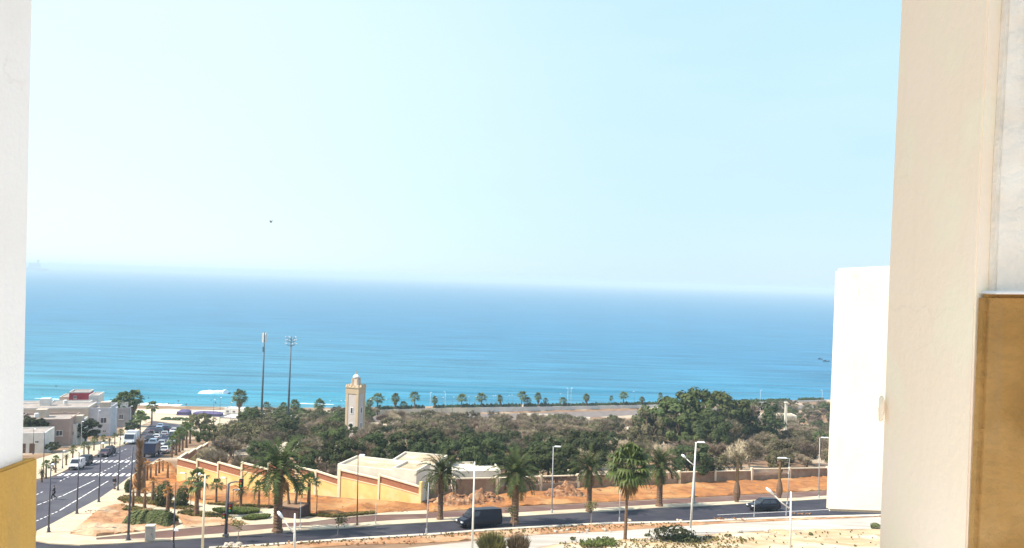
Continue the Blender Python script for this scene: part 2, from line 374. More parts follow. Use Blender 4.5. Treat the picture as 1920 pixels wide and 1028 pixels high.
# pale concrete track in front
strip('concrete_track', [(560, 1050), (700, 1034), (850, 1019), (1000, 1004), (1170, 995), (1303, 985), (1400, 980), (1643, 970), (1900, 960)],
      [(560, 1100), (850, 1060), (1040, 1021), (1200, 1010), (1400, 998), (1441, 995), (1643, 992), (1900, 985)], .02, M_conc)
strip('verge', [(a, b + 3.4) for a, b in NEAR[2:]], [(392, 1040), (460, 1037), (580, 1028), (662, 1022), (820, 1018), (922, 1010), (1023, 1002), (1140, 997), (1293, 986), (1400, 979.4), (1482, 976.6), (1643, 969.8), (1800, 963), (2100, 950)], .03, M_orange2, cell=.8, relief=.22, seed=3)
sheet('dusty_ground', [(560, 1102), (850, 1062), (1040, 1022), (1200, 1011), (1400, 999), (1441, 996), (1643, 993), (1900, 986), (2100, 1150), (560, 1250)], .03, M_sandy, cell=1.0, relief=.3, seed=5)

# avenue down to the sea
AV_L = [(-80, 958), (30, 905), (69, 901), (94, 897), (112, 890), (163, 864), (183, 854), (235, 835), (262, 818), (277, 802), (286, 790)]
AV_R = [(-60, 1040), (66, 996), (94, 984), (154, 952), (187.5, 934), (229, 905), (262, 880), (292, 852), (318, 826), (330, 808), (334, 796)]
strip('avenue', AV_L, AV_R, .035, M_asph2)
sheet('parking_area', [(266, 877), (300, 858), (327, 840), (345, 822), (352, 806), (352, 798), (334, 796), (318, 826), (292, 852)], .03, M_asph2)
# pavements and square of the little park, cream paving under everything there
sheet('park_paving', [(69, 997), (94, 985), (154, 953), (187.5, 935), (229, 906), (262, 881), (300, 862), (345, 905), (520, 935), (800, 950), (800, 965), (703, 967), (622, 974.5), (580, 980.5), (460, 986.5), (422, 985.5), (330, 994.5), (250, 1003.5), (180, 1010.5), (181, 1014), (321, 1010.4), (321, 1014.6), (220, 1020.6), (150, 1023.6), (95, 1020.6), (66, 1015.6)], .10, M_pave, thick=.14)
sheet('avenue_pavement', [(-80, 955), (30, 904), (69, 899.6), (94, 895.6), (112, 888.6), (163, 862.6), (183, 852.8), (235, 833.8), (262, 817), (277, 801), (262, 799), (235, 815), (160, 836), (110, 850), (70, 862), (-80, 900)], .13, M_pave, thick=.15)
sheet('beach_promenade', [(235, 815), (262, 799), (286, 789), (334, 795), (352, 797), (420, 797), (480, 800), (560, 795), (560, 781), (420, 779), (262, 776), (225, 785)], .04, M_pave)
sheet('beach', [(-120, 775), (45, 768), (225, 784), (262, 775.5), (420, 778), (560, 780), (610, 776), (700, 773), (900, 768), (1215, 762), (1215, 760), (1000, 765.5), (800, 768), (600, 771), (480, 770.5), (300, 768), (45, 761), (-100, 767)], .05, M_beach)
sheet('coast_road', [(600, 792), (620, 783), (700, 780), (900, 777), (1215, 769), (1400, 763), (1555, 758), (1700, 753), (1700, 760), (1555, 765), (1215, 777), (900, 788), (700, 791)], .03, mat('grey_brown_coast_road', (.20, .165, .15), (.155, .13, .12), .4, .01, 8))
# beds
sheet('sand_bed', [(131, 1003), (148, 987), (162, 979), (178, 965), (200, 953), (225, 950), (262, 955), (300, 962), (326, 968), (338, 985), (325, 991), (250, 1000), (180, 1008)], .13, M_orange2, cell=.5, relief=.45, seed=11)
sheet('small_bed', [(219, 938), (235, 932), (300, 938), (350, 948), (375, 957), (330, 957), (280, 948), (232, 945)], .12, M_orange2, cell=.6, relief=.2, seed=12)
sheet('middle_bed', [(332, 966), (350, 960), (400, 966), (440, 975), (468, 985), (440, 984.5), (400, 988), (345, 991), (341, 982)], .12, M_orange2, cell=.6, relief=.25, seed=13)
sheet('orange_slope', [(331, 903), (451, 916), (560, 929), (636, 937.5), (790, 946.5), (800, 946), (802, 958), (740, 961), (700, 965), (622, 971), (585, 966), (520, 955), (430, 951), (380, 946), (330, 934), (275, 924), (243, 914), (250, 893), (280, 874), (312, 866), (330, 880)], .12, M_orange, cell=.9, relief=.4, seed=14)
sheet('orange_verge', [(803, 945), (850, 934), (930, 928), (1013, 921), (1083, 917), (1273, 908), (1340, 904), (1409, 902.5), (1551, 893.5), (1800, 878), (2100, 862), (2100, 886), (1800, 903.6), (1548, 919.6), (1400, 927.6), (1140, 941.6), (962, 950), (820, 960), (804, 961)], .05, M_orange, cell=1.0, relief=.35, seed=15)
M_green = mat('ground_cover', (.07, .11, .02), (.13, .12, .04), 1.2, .1, 4)
def tufts(name, poly, n, hgt, m, off=.15, seed=1, wd=.06):
    rnd = random.Random(seed); pts = [G(*p) for p in poly]; mb = MB()
    x0, x1 = min(p.x for p in pts), max(p.x for p in pts); y0, y1 = min(p.y for p in pts), max(p.y for p in pts); k = 0
    while k < n:
        x, y = rnd.uniform(x0, x1), rnd.uniform(y0, y1); ins = False
        for a, b in zip(pts, pts[1:] + pts[:1]):
            if (a.y > y) != (b.y > y) and x < (b.x - a.x) * (y - a.y) / (b.y - a.y) + a.x: ins = not ins
        if not ins: continue
        k += 1; z = T(x, y) + off
        for _ in range(5):
            a = rnd.uniform(0, 6.28); h = hgt * rnd.uniform(.5, 1.3); sp = h * .6
            dx, dy = math.cos(a), math.sin(a); px_, py_ = -dy * wd, dx * wd
            mb.add([(x - px_, y - py_, z), (x + px_, y + py_, z), (x + dx * sp + px_, y + dy * sp + py_, z + h), (x + dx * sp - px_, y + dy * sp - py_, z + h)], [(0, 1, 2, 3)])
    return kind(build(name, mb, m), 'stuff')
M_tuft = mat('low_plants', (.09, .13, .03), (.16, .17, .06), .8, trans=.2)
M_dry = mat('dry_grass', (.22, .17, .06), (.13, .12, .04), .6, trans=.2)
tufts('ground_cover', [(398, 960), (440, 957), (480, 959), (487, 963), (455, 967), (415, 966)], 1100, .28, M_tuft, seed=1)
tufts('ground_cover', [(453, 976), (470, 971), (507, 970), (500, 975), (470, 978)], 600, .25, M_tuft, seed=2)
tufts('ground_cover', [(219, 938), (235, 932), (300, 938), (350, 948), (375, 957), (330, 957), (280, 948), (232, 945)], 1100, .18, M_dry, seed=3)
tufts('ground_cover', [(332, 966), (350, 960), (400, 966), (440, 975), (400, 974), (350, 970)], 700, .2, M_dry, seed=4)
tufts('ground_cover', [(225, 950), (262, 955), (326, 968), (335, 975), (300, 973), (225, 958)], 700, .2, M_dry, seed=5)
tufts('dry_grass', [(392, 1036), (662, 1018), (922, 1006), (1140, 994), (1293, 984), (1293, 981.5), (1140, 986), (922, 998), (662, 1014), (392, 1030)], 330, .12, M_dry, seed=6)
tufts('dry_grass', [(1040, 1024), (1200, 1013), (1400, 1003), (1643, 997), (1643, 1040), (1040, 1040)], 110, .16, M_dry, seed=7)
tufts('dry_grass', [(560, 968), (622, 973), (703, 966), (703, 963), (622, 969)], 500, .2, M_dry, seed=8)
tufts('ground_cover', [(380, 947), (430, 951), (520, 955), (520, 953), (430, 948)], 400, .2, M_dry, seed=9)

tufts('dry_grass', [(1050, 1024), (1180, 1016), (1300, 1010), (1420, 1012), (1380, 1034), (1060, 1036)], 300, .22, M_dry, seed=21)
tufts('dry_grass', [(1085, 1020), (1150, 1017), (1160, 1028), (1090, 1030)], 200, .3, M_tuft, seed=22)
# road markings of the avenue
def lerp(a, b, t): return (a[0] + (b[0] - a[0]) * t, a[1] + (b[1] - a[1]) * t)
mk = MB()
def dash_line(p0, p1, n, duty, wd, first=0):
    A, B = G(*p0), G(*p1); d = B - A; L_ = d.length; d.normalize(); s_ = Vector((-d.y, d.x, 0)).normalized() * wd / 2
    for i in range(n):
        a = A + d * (L_ * i / n); b = A + d * (L_ * (i + duty) / n)
        mk.quad(*[(q.x, q.y, T(q.x, q.y) + .047) for q in (a - s_, a + s_, b + s_, b - s_)])
dash_line((60, 951.5), (118, 930), 6, .7, .16); dash_line((118, 930), (178, 901), 7, .9, .16); dash_line((182, 891), (250, 855), 12, .55, .15)
dash_line((60, 981.5), (110, 959), 7, .6, .16); dash_line((112, 958), (204, 902), 10, .88, .16); dash_line((214, 890), (282, 845), 12, .6, .15)
dash_line((60, 932), (84, 921), 3, .5, .16); dash_line((112, 903), (132, 893), 3, .5, .16); dash_line((170, 873), (240, 841), 9, .5, .14)
kind(build('lane_markings', mk, M_white), 'structure')
for (p0, p1, n, wpx) in (((104, 893), (246, 893.5), 11, 4.5), ((158, 867.3), (252, 868), 9, 3.2)):
    mk = MB(); A, B = G(*p0), G(*p1); av = (G(163, 864) - G(94, 897)); av.z = 0; av.normalize()
    for i in range(n):
        c = lerp(p0, p1, (i + .15) / n); c2 = lerp(p0, p1, (i + .68) / n); a, b = G(*c), G(*c2)
        Lm = 3.4
        q = [a, b, b + av * Lm, a + av * Lm]
        mk.quad(*[(v.x, v.y, T(v.x, v.y) + .047) for v in q])
    kind(build('zebra_crossing', mk, M_white), 'structure')

# ------------------------------------------------------------------ surf
M_foam = mat('foam', (.80, .82, .82), (.62, .74, .76), .5, .05, 3)
def surf(name, line, wmin, wmax, hgt, seed):
    """broken water: ragged low ridge of foam along a line of the shore"""
    mb = MB(); rnd = random.Random(seed); pts = []
    for (a, b), (c, d) in zip(line, line[1:]):
        n = max(2, int((c - a) / 1.2))
        pts += [S(a + (c - a) * i / n, b + (d - b) * i / n) for i in range(n)]
    n = len(pts); base = 0
    for i, p in enumerate(pts):
        k = .5 + .5 * noise.noise(Vector((p.x * .08, seed, 0))) + .35 * noise.noise(Vector((p.x * .4, seed, 5)))
        wd = max(.15, wmin + (wmax - wmin) * k) * min(1, i / 6 + .1, (n - 1 - i) / 6 + .1); h = hgt * (.6 + .6 * k) * min(1, i / 5, (n - 1 - i) / 5)
        for t, z in ((0, -.1), (.15, h * .8), (.5, h), (1, .02 + h * .15)):
            mb.v.append((p.x, p.y + wd * t + 1.5 * noise.noise(Vector((p.x * .1, 3, seed))), z + .12 * rnd.random() * h + .03))
    for i in range(n - 1):
        for j in range(3): a = i * 4 + j; mb.f.append((a, a + 4, a + 5, a + 1))
    return kind(build(name, mb, M_foam), 'stuff')
surf('breaking_wave', [(365, 743), (395, 744), (424, 742)], 6, 12, 2.3, 1)
surf('surf_line', [(45, 757.5), (120, 759), (210, 760), (300, 765), (330, 766)], 4, 15, .15, 2)
surf('surf_line', [(60, 748), (130, 750), (190, 751)], .3, 1.6, .2, 8)
surf('surf_line', [(215, 764), (270, 765), (340, 767)], 2, 8, .12, 9)
surf('surf_line', [(425, 742.5), (450, 744), (520, 748)], .2, 1.0, .4, 10)
surf('surf_line', [(150, 754), (210, 757), (290, 760)], .3, 2.5, .2, 3)
surf('surf_line', [(330, 766), (480, 768), (600, 769)], .5, 3, .12, 4)
surf('surf_line', [(560, 757), (590, 759), (630, 760)], .5, 2.5, .3, 5)
surf('surf_line', [(700, 767.5), (800, 766.5), (1000, 762.5), (1200, 759)], .2, 2, .12, 6)
# ------------------------------------------------------------------ the building the view is taken from
M_wall = mat('white_plaster', (.83, .80, .76), (.79, .755, .71), 1.2, .004, 45, .1, world=False, c3=(.84, .81, .78), s3=.9)
M_wall2 = mat('cream_plaster', (.99, .83, .66), (.98, .79, .60), 1.0, .006, 18, .08, world=False, c3=(.97, .84, .64), s3=2.0)
M_rough = mat('rough_plaster', (.90, .82, .71), (.80, .71, .60), 3.5, .035, 9, .5, world=False, c3=(.92, .86, .76), s3=1.5)
M_ochre = mat('ochre_plaster', (.57, .335, .088), (.50, .285, .07), 1.8, .010, 26, .5, world=False)
M_ochre2 = mat('dark_ochre_plaster', (.45, .245, .075), (.33, .175, .05), 2.5, .03, 12, .6, world=False, c3=(.52, .30, .11), s3=1.2)
M_edge = mat('plaster_edge', (.33, .22, .10), (.25, .16, .08), 5, world=False)
def px_prism(name, poly, y, th, m, parent, back=None, bevel=.01):
    """an upright slab whose front outline is given in photo pixels at distance y, with real thickness behind"""
    a = [at(p[0], p[1], y) for p in poly]; b = [Vector((v.x, v.y + th, v.z)) for v in a]; n = len(a)
    bm = bmesh.new(); o3 = parent.location
    A = [bm.verts.new(v - o3) for v in a]; B = [bm.verts.new(v - o3) for v in b]
    bm.faces.new(A); bm.faces.new(list(reversed(B)))
    for i in range(n): bm.faces.new((A[i], B[i], B[(i + 1) % n], A[(i + 1) % n]))
    bmesh.ops.recalc_face_normals(bm, faces=bm.faces[:])
    if bevel: bmesh.ops.bevel(bm, geom=bm.edges[:], offset=bevel, segments=2, affect='EDGES')
    me = bpy.data.meshes.new(name); bm.to_mesh(me); bm.free()
    o = bpy.data.objects.new(name, me); COL.objects.link(o); me.materials.append(m); o.parent = parent
    return o
lw = thing('building_wall', 'white plaster wall with an ochre lower band along the left edge of the photo', 'wall', (-2.2, 3.0, 39.9))
px_prism('wall', [(-900, -500), (67, -500), (62, 0), (45, 857), (36, 1400), (-900, 1400)], 3.2, -.45, M_wall, lw)
px_prism('lower_band', [(-900, 861), (-5, 861.5), (71, 857), (65, 1400), (-900, 1400)], 3.24, -.55, M_ochre, lw, bevel=.008)
mb = MB(); mb.box((-3.4, 3.0, 49.9), (1.6, .3, 20)); build('wall', mb, M_wall, lw, world=True)
rw = thing('apartment_building', 'cream plastered building corner filling the right edge of the photo, with an ochre block', 'building', (3.2, 4.0, 39.9))
px_prism('corner_column', [(1715, -600), (1690, 0), (1667, 500), (1658, 760), (1648, 1028), (1640, 1300), (2500, 1300), (2500, -600)], 4.6, -.86, M_wall2, rw, bevel=.008)
px_prism('rough_plaster_panel', [(1888, -600), (1876, 0), (1858, 330), (1850, 552), (2600, 552), (2600, -600)], 3.75, -.06, M_rough, rw, bevel=.012)
px_prism('ledge', [(1838, 545), (2600, 549), (2600, 555), (1834, 551)], 3.75, -.13, M_wall, rw, bevel=.006)
px_prism('ochre_block', [(1831, 551), (1821, 800), (1811, 1028), (1799, 1400), (2600, 1400), (2600, 554)], 3.74, -.075, M_ochre2, rw, bevel=.02)
mb = MB()
mb.blob(at(1653, 768, 4.57), .05, 12, 8, .5, 3, (.3, .5, 1.5)); build('plaster_lump', mb, M_wall2, rw, world=True, smooth=True)
mb = MB(); mb.box((4.2, 4.5, 49.0), (2.6, .5, 19)); build('wall', mb, M_wall2, rw, world=True)
mb = MB(); mb.box((-1.65, 3.0, CAMZ + 5.1), (3.8, 2.4, .2)); mb.box((1.9, 2.2, CAMZ + 5.1), (3.6, .5, .2)); build('sun_shade_slab', mb, M_wall, rw, world=True)  # slab and beam added out of view to keep sun off the column
mb = MB(); mb.box((.15, 1.1, CAMZ - 1.86), (4.5, 6.2, .2)); build('bounce_slab', mb, M_wall, rw, world=True)  # unseen white slab added to bounce sunlight up onto the column
mb = MB(); mb.box((8.5, 3.5, 52.5), (5.0, 5.0, 25)); build('side_wall', mb, M_wall, rw, world=True)
# white block further along the facade, turned a little to the left
wb = thing('balcony_block', 'sunlit plain white box-shaped bay projecting beside the cream corner column', 'balcony', tuple(at(1615, 960, 9.0)))
M_blk = mat('white_render_coat', (.60, .57, .50), (.54, .51, .44), 1.3, .004, 50, .4, world=False)
def blk():
    A = [at(1548, 959.5, 9.15), at(1670, 965, 8.45), at(1760, 968, 8.0)]; B = [at(1566, 503.5, 9.15), at(1667, 498, 8.45), at(1760, 494, 8.0)]
    mid = [at(1557, 730, 9.15)]
    off = Vector((1.3, 2.0, 0)); o3 = wb.location
    bm = bmesh.new(); f = [A[0], A[2], B[2], B[0]]
    F_ = [bm.verts.new(v - o3) for v in f]; K_ = [bm.verts.new(v + off - o3) for v in f]
    bm.faces.new(F_); bm.faces.new(K_[::-1])
    for i in range(4): bm.faces.new((F_[i], K_[i], K_[(i + 1) % 4], F_[(i + 1) % 4]))
    bmesh.ops.recalc_face_normals(bm, faces=bm.faces[:]); bmesh.ops.bevel(bm, geom=bm.edges[:], offset=.035, segments=3, affect='EDGES')
    me = bpy.data.meshes.new('wall'); bm.to_mesh(me); bm.free(); o = bpy.data.objects.new('wall', me); COL.objects.link(o); me.materials.append(M_blk); o.parent = wb
    for q in me.polygons: q.use_smooth = False
    mb = MB(); p = at(1640, 700, 8.4); mb.box((p.x + 1.6, p.y + 1.6, p.z), (.8, .8, 3.2), rz=.3); build('pier', mb, M_blk, wb, world=True)
blk()

# ------------------------------------------------------------------ yellow retaining wall
M_yel = mat('yellow_render', (.80, .57, .23), (.72, .48, .18), .8, .01, 12, c3=(.80, .61, .32), s3=.35)
M_brick = mat('red_brick_infill', (.40, .17, .09), (.30, .13, .08), 3.0, .02, 14, stretch=(1, 1, 3))
M_cope = mat('pale_coping', (.74, .64, .46), (.66, .55, .38), 1.5, .005, 20)
def lin(a, b, t): return a + (b - a) * t
def gbase(p0, p1, t): return G(lin(p0[0], p1[0], t), lin(p0[1], p1[1], t))
rt = thing('retaining_wall', 'yellow retaining wall with stepped brick-topped bays above the orange slope', 'wall', tuple(G(560, 930)))
WB = [(331, 904), (451, 917), (560, 930), (636, 938.5), (790, 947)]
def wbase(x):
    for (a, b), (c, d) in zip(WB, WB[1:]):
        if x <= c: return G(x, b + (d - b) * (x - a) / (c - a))
    return G(*WB[-1])
W0, W1 = G(*WB[0]), G(*WB[-1])
def wline(x):   # the point of the straight wall foot seen at column x
    d = ray(x, 900); k = (W1 - W0)
    t = (W0.x * d.y - W0.y * d.x) / (k.y * d.x - k.x * d.y); p = W0 + k * t; return Vector((p.x, p.y, T(p.x, p.y)))
def ztop(p, x, py): return at(x, py, p.y).z
def wall_piece(p, q, z0p, z0q, z1p, z1q, nrm, d0, d1):
    a, b = nrm * d0, nrm * d1
    bot = [(p.x + b.x, p.y + b.y, z0p), (q.x + b.x, q.y + b.y, z0q), (q.x + a.x, q.y + a.y, z0q), (p.x + a.x, p.y + a.y, z0p)]
    top = [(p.x + b.x, p.y + b.y, z1p), (q.x + b.x, q.y + b.y, z1q), (q.x + a.x, q.y + a.y, z1q), (p.x + a.x, p.y + a.y, z1p)]
    return bot, top
nrm = Vector(((W1 - W0).y, -(W1 - W0).x, 0)).normalized()     # towards the camera
if nrm.y > 0: nrm = -nrm
BAYS = [(331, 858.5, 367.5, 868, 14), (369.5, 861.5, 407, 872, 14), (409, 867, 451, 878.7, 15), (454, 867.5, 501, 879.5, 15), (503, 868, 553, 880, 14), (556, 875, 589.5, 882.5, 12), (593, 883, 633.5, 896, 13), (638, 880.5, 709, 897, 13), (712, 890.5, 786.5, 912, 15)]
for i, (x0, t0, x1, t1, bh) in enumerate(BAYS):
    p, q = wline(x0), wline(x1); zp, zq = ztop(p, x0, t0), ztop(q, x1, t1)
    cw = .16; bp, bq = bh * p.y / F, bh * q.y / F
    mb = MB(); mb.hexa(*wall_piece(p, q, p.z - .6, q.z - .6, zp - bp, zq - bq, nrm, -.3, 0)); build('wall_bay', mb, M_yel, rt, world=True)
    mb = MB(); mb.hexa(*wall_piece(p, q, zp - bp, zq - bq, zp - cw, zq - cw, nrm, -.25, -.06)); build('brick_panel', mb, M_brick, rt, world=True)
    mb = MB(); mb.hexa(*wall_piece(p, q, zp - cw, zq - cw, zp, zq, nrm, -.33, .07)); build('coping', mb, M_cope, rt, world=True)
    mb = MB(); mb.hexa(*wall_piece(p, q, zp - bp - .1, zq - bq - .1, zp - bp, zq - bq, nrm, 0.0, .05)); build('string_course', mb, M_cope, rt, world=True)
    x2 = BAYS[i + 1][0] if i + 1 < len(BAYS) else 790.5
    r_, s_ = wline(x1), wline(x2 + .4); zt = max(zq, ztop(s_, x2, BAYS[i + 1][1]) if i + 1 < len(BAYS) else ztop(s_, 790, 905)) + .06
    mb = MB(); mb.hexa(*wall_piece(r_, s_, r_.z - .6, s_.z - .6, zt, zt, nrm, -.36, .10)); build('post', mb, M_cope if i < 8 else M_yel, rt, world=True)
# the return of the wall that climbs along the avenue
av = Vector((-.27, .963, 0)); nr2 = Vector((-.963, -.27, 0))
p = W0.copy(); hgt0 = ztop(W0, 331, 858.5) - W0.z
for i in range(4):
    q = p + av * 9.6; q.z = T(q.x, q.y); h = hgt0 - i * .28
    mb = MB(); mb.hexa(*wall_piece(p, q, p.z - .5, q.z - .5, p.z + h - 1.2, q.z + h - 1.0, nr2, -.3, 0)); build('wall_bay', mb, M_yel, rt, world=True)
    mb = MB(); mb.hexa(*wall_piece(p, q, p.z + h - 1.2, q.z + h - 1.0, p.z + h - .16, q.z + h - .16, nr2, -.25, -.06)); build('brick_panel', mb, M_brick, rt, world=True)
    mb = MB(); mb.hexa(*wall_piece(p, q, p.z + h - .16, q.z + h - .16, p.z + h, q.z + h, nr2, -.33, .07)); build('coping', mb, M_cope, rt, world=True)
    p = q

# ------------------------------------------------------------------ railed boundary wall on the right
M_bw = mat('brown_beige_wall', (.30, .20, .125), (.23, .15, .095), 1.2, .01, 12, c3=(.34, .25, .17), s3=.4)
M_rail = mat('rust_rail', (.26, .15, .10), (.20, .12, .09), 4)
bwl = thing('boundary_wall', 'low brown wall with pale coping and railed panels in front of the grove', 'wall', tuple(G(1100, 914)))
FB = [(800, 937), (850, 933), (930, 927), (1013, 921), (1083, 917), (1180, 912), (1273, 908), (1340, 904), (1409, 902.5), (1480, 898), (1551, 893.5), (1680, 886), (1800, 879), (1950, 870)]
FT = [895, 897, 896, 893, 891, 888, 885, 883.5, 882, 878, 877, 872, 866, 858]
for i in range(len(FB) - 1):
    p, q = G(*FB[i]), G(*FB[i + 1]); zp, zq = ztop(p, FB[i][0], FT[i] if i != 8 else 879), ztop(q, FB[i + 1][0], FT[i + 1])
    n = Vector(((q - p).y, -(q - p).x, 0)).normalized(); L_ = (q - p).length
    if n.y > 0: n = -n
    mid = .5
    lp, lq = p.z + (zp - p.z) * .45, q.z + (zq - q.z) * .45
    mb = MB(); mb.hexa(*wall_piece(p, q, p.z - .4, q.z - .4, lp, lq, n, -.25, 0)); build('wall_base', mb, M_bw, bwl, world=True)
    mb = MB(); mb.hexa(*wall_piece(p, q, zp - .16, zq - .16, zp, zq, n, -.3, .05)); build('coping', mb, M_cope, bwl, world=True)
    mb = MB(); k = int(L_ / .32)
    if i % 3 == 2 or i in (0, 3):
        for j in range(k):
            t = (j + .5) / k; c = p.lerp(q, t); z0, z1 = lin(lp, lq, t), lin(zp, zq, t) - .16
            mb.box((c.x + n.x * -.12, c.y + n.y * -.12, (z0 + z1) / 2), (.09, .06, z1 - z0), math.atan2(q.y - p.y, q.x - p.x))
        build('railing', mb, M_rail, bwl, world=True)
    else:
        mb.hexa(*wall_piece(p, q, lp, lq, zp - .16, zq - .16, n, -.2, -.05)); build('panel', mb, M_bw, bwl, world=True)
    mb = MB(); mb.box((p.x, p.y, (p.z + zp) / 2 + .05), (.42, .42, zp - p.z + .3), math.atan2(q.y - p.y, q.x - p.x)); build('post', mb, M_cope, bwl, world=True)

# ------------------------------------------------------------------ houses
M_glass = mat('dark_window_glass', (.06, .07, .09), rough=.25, spec=.5)
M_frame = mat('window_frame', (.55, .53, .50), rough=.6)
M_door = mat('brown_door', (.16, .09, .06), (.12, .07, .05), 4, rough=.6)
M_roof = mat('flat_roof_screed', (.36, .31, .27), (.27, .235, .21), .7, .01, 12)
def facade(root, front_w, u, z, w_, h_, origin, ax, ny, m, nm='window'):
    """a framed window (frame > pane, sill) standing in a wall at u metres along, z metres up"""
    c = origin + ax * u; fr = MB(); t = .07
    ang = math.atan2(ax.y, ax.x)
    def bx(mb, du, dz, sx, sz, d, th): mb.box((c.x + ax.x * du + ny.x * d, c.y + ax.y * du + ny.y * d, c.z + z + dz), (sx, th, sz), ang)
    bx(fr, -w_ / 2 + t / 2, 0, t, h_, .01, .08); bx(fr, w_ / 2 - t / 2, 0, t, h_, .01, .08); bx(fr, 0, h_ / 2 - t / 2, w_ - 2 * t, t, .01, .08); bx(fr, 0, -h_ / 2 + t / 2, w_ - 2 * t, t, .01, .08); bx(fr, 0, 0, t, h_ - 2 * t, .012, .07)
    o = build(nm, fr, M_frame, root, world=True)
    pn = MB(); bx(pn, 0, 0, w_ - .06, h_ - .06, -.012, .03)
    vs = MB(); vs.v, vs.f = pn.v, pn.f; g = build('pane', vs, M_glass, None); g.parent = o
    for v in g.data.vertices: v.co -= root.location
    if nm == 'window':
        sl = MB(); bx(sl, 0, -h_ / 2 - .05, w_ + .2, .09, .06, .16); s_ = build('sill', sl, M_frame, None); s_.parent = o
        for v in s_.data.vertices: v.co -= root.location
def house(name, label, cat, cx, cy, wpx, hpx, dep, ang, mw, mr=None, wins=(), doors=(), parapet=.5, group=None, base_y=None, mpar=None):
    """front right corner of the foot at photo (cx,cy); ang = direction of the depth axis away from the viewer"""
    c = G(cx, cy); D = c.y; wd = wpx * D / F / .97; h = hpx * D / F
    a = Vector((math.sin(ang), math.cos(ang), 0)); ax = Vector((a.y, -a.x, 0)); ny = -a
    root = thing(name, label, cat, tuple(c), 0, group)
    l = c - ax * wd; z0 = min(T(c.x, c.y), T(*(c + a * dep).xy)) - .8; z1 = c.z + h
    fl = [c, c + a * dep, l + a * dep, l]; fl = [l, c, c + a * dep, l + a * dep]
    mb = MB(); mb.hexa([(p.x, p.y, z0) for p in fl], [(p.x, p.y, z1) for p in fl]); build('wall', mb, mw, root, world=True)
    def inset(k, dz): ce = (fl[0] + fl[2]) / 2; return [(ce.x + (p.x - ce.x) * k, ce.y + (p.y - ce.y) * k, z1 + dz) for p in fl]
    th = .2; mb = MB()
    corners = fl
    for i in range(4):
        p, q = corners[i], corners[(i + 1) % 4]; d = (q - p).normalized(); nn = Vector((d.y, -d.x, 0))
        if i % 2: p = p + d * th; q = q - d * th
        mb.hexa([(p.x, p.y, z1), (q.x, q.y, z1), (q.x - nn.x * th, q.y - nn.y * th, z1), (p.x - nn.x * th, p.y - nn.y * th, z1)], [(p.x, p.y, z1 + parapet), (q.x, q.y, z1 + parapet), (q.x - nn.x * th, q.y - nn.y * th, z1 + parapet), (p.x - nn.x * th, p.y - nn.y * th, z1 + parapet)])
    build('parapet', mb, mpar or mw, root, world=True)
    mb = MB(); ce = (fl[0] + fl[2]) / 2; f2 = [p - (p - ce).normalized() * .35 for p in fl]; mb.hexa([(p.x, p.y, z1 - .05) for p in f2], [(p.x, p.y, z1 + .08) for p in f2]); build('roof', mb, mr or M_roof, root, world=True)
    o0 = Vector((l.x, l.y, c.z))
    for (fu, fz, ww, hh) in wins: facade(root, wd, fu * wd, fz * h, ww, hh, o0, ax, ny, None)
    for (fu, ww, hh) in doors: 
        dm = MB(); cc = o0 + ax * fu * wd; dm.box((cc.x + ny.x * .02, cc.y + ny.y * .02, c.z + hh / 2 - .1), (ww, .08, hh), math.atan2(ax.y, ax.x)); d_ = build('door', dm, M_door, root, world=True)
        hd = MB(); hd.box((cc.x + ax.x * ww * .35 + ny.x * .08, cc.y + ax.y * ww * .35 + ny.y * .08, c.z + 1.0), (.1, .05, .05), math.atan2(ax.y, ax.x)); k = build('handle', hd, M_frame, None); k.parent = d_
        for v in k.data.vertices: v.co -= root.location
    return root, o0, ax, ny, wd, h, z1, fl
AVA = math.atan2(-.27, .963)
M_h_white = mat('house_white', (.66, .64, .60), (.58, .55, .50), .8, .005, 10)
M_h_mauve = mat('house_mauve', (.40, .29, .245), (.34, .25, .21), .8, .005, 10)
M_h_beige = mat('house_beige', (.52, .44, .35), (.46, .38, .30), .8, .005, 10)
M_h_red = mat('house_dark_red', (.34, .04, .06), (.27, .035, .05), .8, .005, 10)
M_h_blue = mat('house_pale_grey', (.52, .52, .54), (.44, .44, .47), .8, .005, 10)
M_h_grey = mat('house_grey', (.30, .29, .30), (.25, .24, .25), .8, .005, 10)
house('garage', 'small white flat-roofed garage by the avenue pavement, nearest of the seaside houses', 'garage', 83, 850, 62, 36, 6, AVA, M_h_white, wins=[(.80, .6, .7, .5)], doors=[(.42, 1.3, 2.1), (.68, .9, 2.1)], parapet=.25)
house('house', 'mauve-brown plain house with one small window, behind the white garage', 'house', 129, 836, 90, 46, 8, AVA, M_h_mauve, wins=[(.82, .52, 1.3, 1.2), (.70, .25, .5, .6), (.45, .6, 1.2, 1.1)], parapet=.5)
r_ = house('roof_room', 'low beige rooftop storey with white slab roof on the mauve house', 'building', 119, 815, 74, 34, 5, AVA, M_h_beige, wins=[(.52, .82, 1.2, .6), (.78, .82, .6, .7)], parapet=.22, mpar=M_h_white)
house('house', 'narrow white house wedged between the mauve house and the round dark tree', 'house', 143, 834, 14, 36, 9, AVA, M_h_white, wins=[(.5, .6, .6, .8)], parapet=.3)
house('house', 'long beige house behind the mauve one with white parapet', 'house', 164, 818, 125, 52, 8, AVA, M_h_beige, wins=[(.2, .82, 1.1, 1), (.45, .82, 1.1, 1), (.7, .82, 1.1, 1)], parapet=.35, mpar=M_h_white)
house('house', 'pale grey two-storey house with two big windows above two small ones', 'house', 205, 818, 43, 48, 8, AVA, M_h_blue, wins=[(.28, .62, 1.4, 1.4), (.76, .62, 1.4, 1.4), (.28, .2, .9, .5), (.80, .2, .9, .5)], parapet=.7)
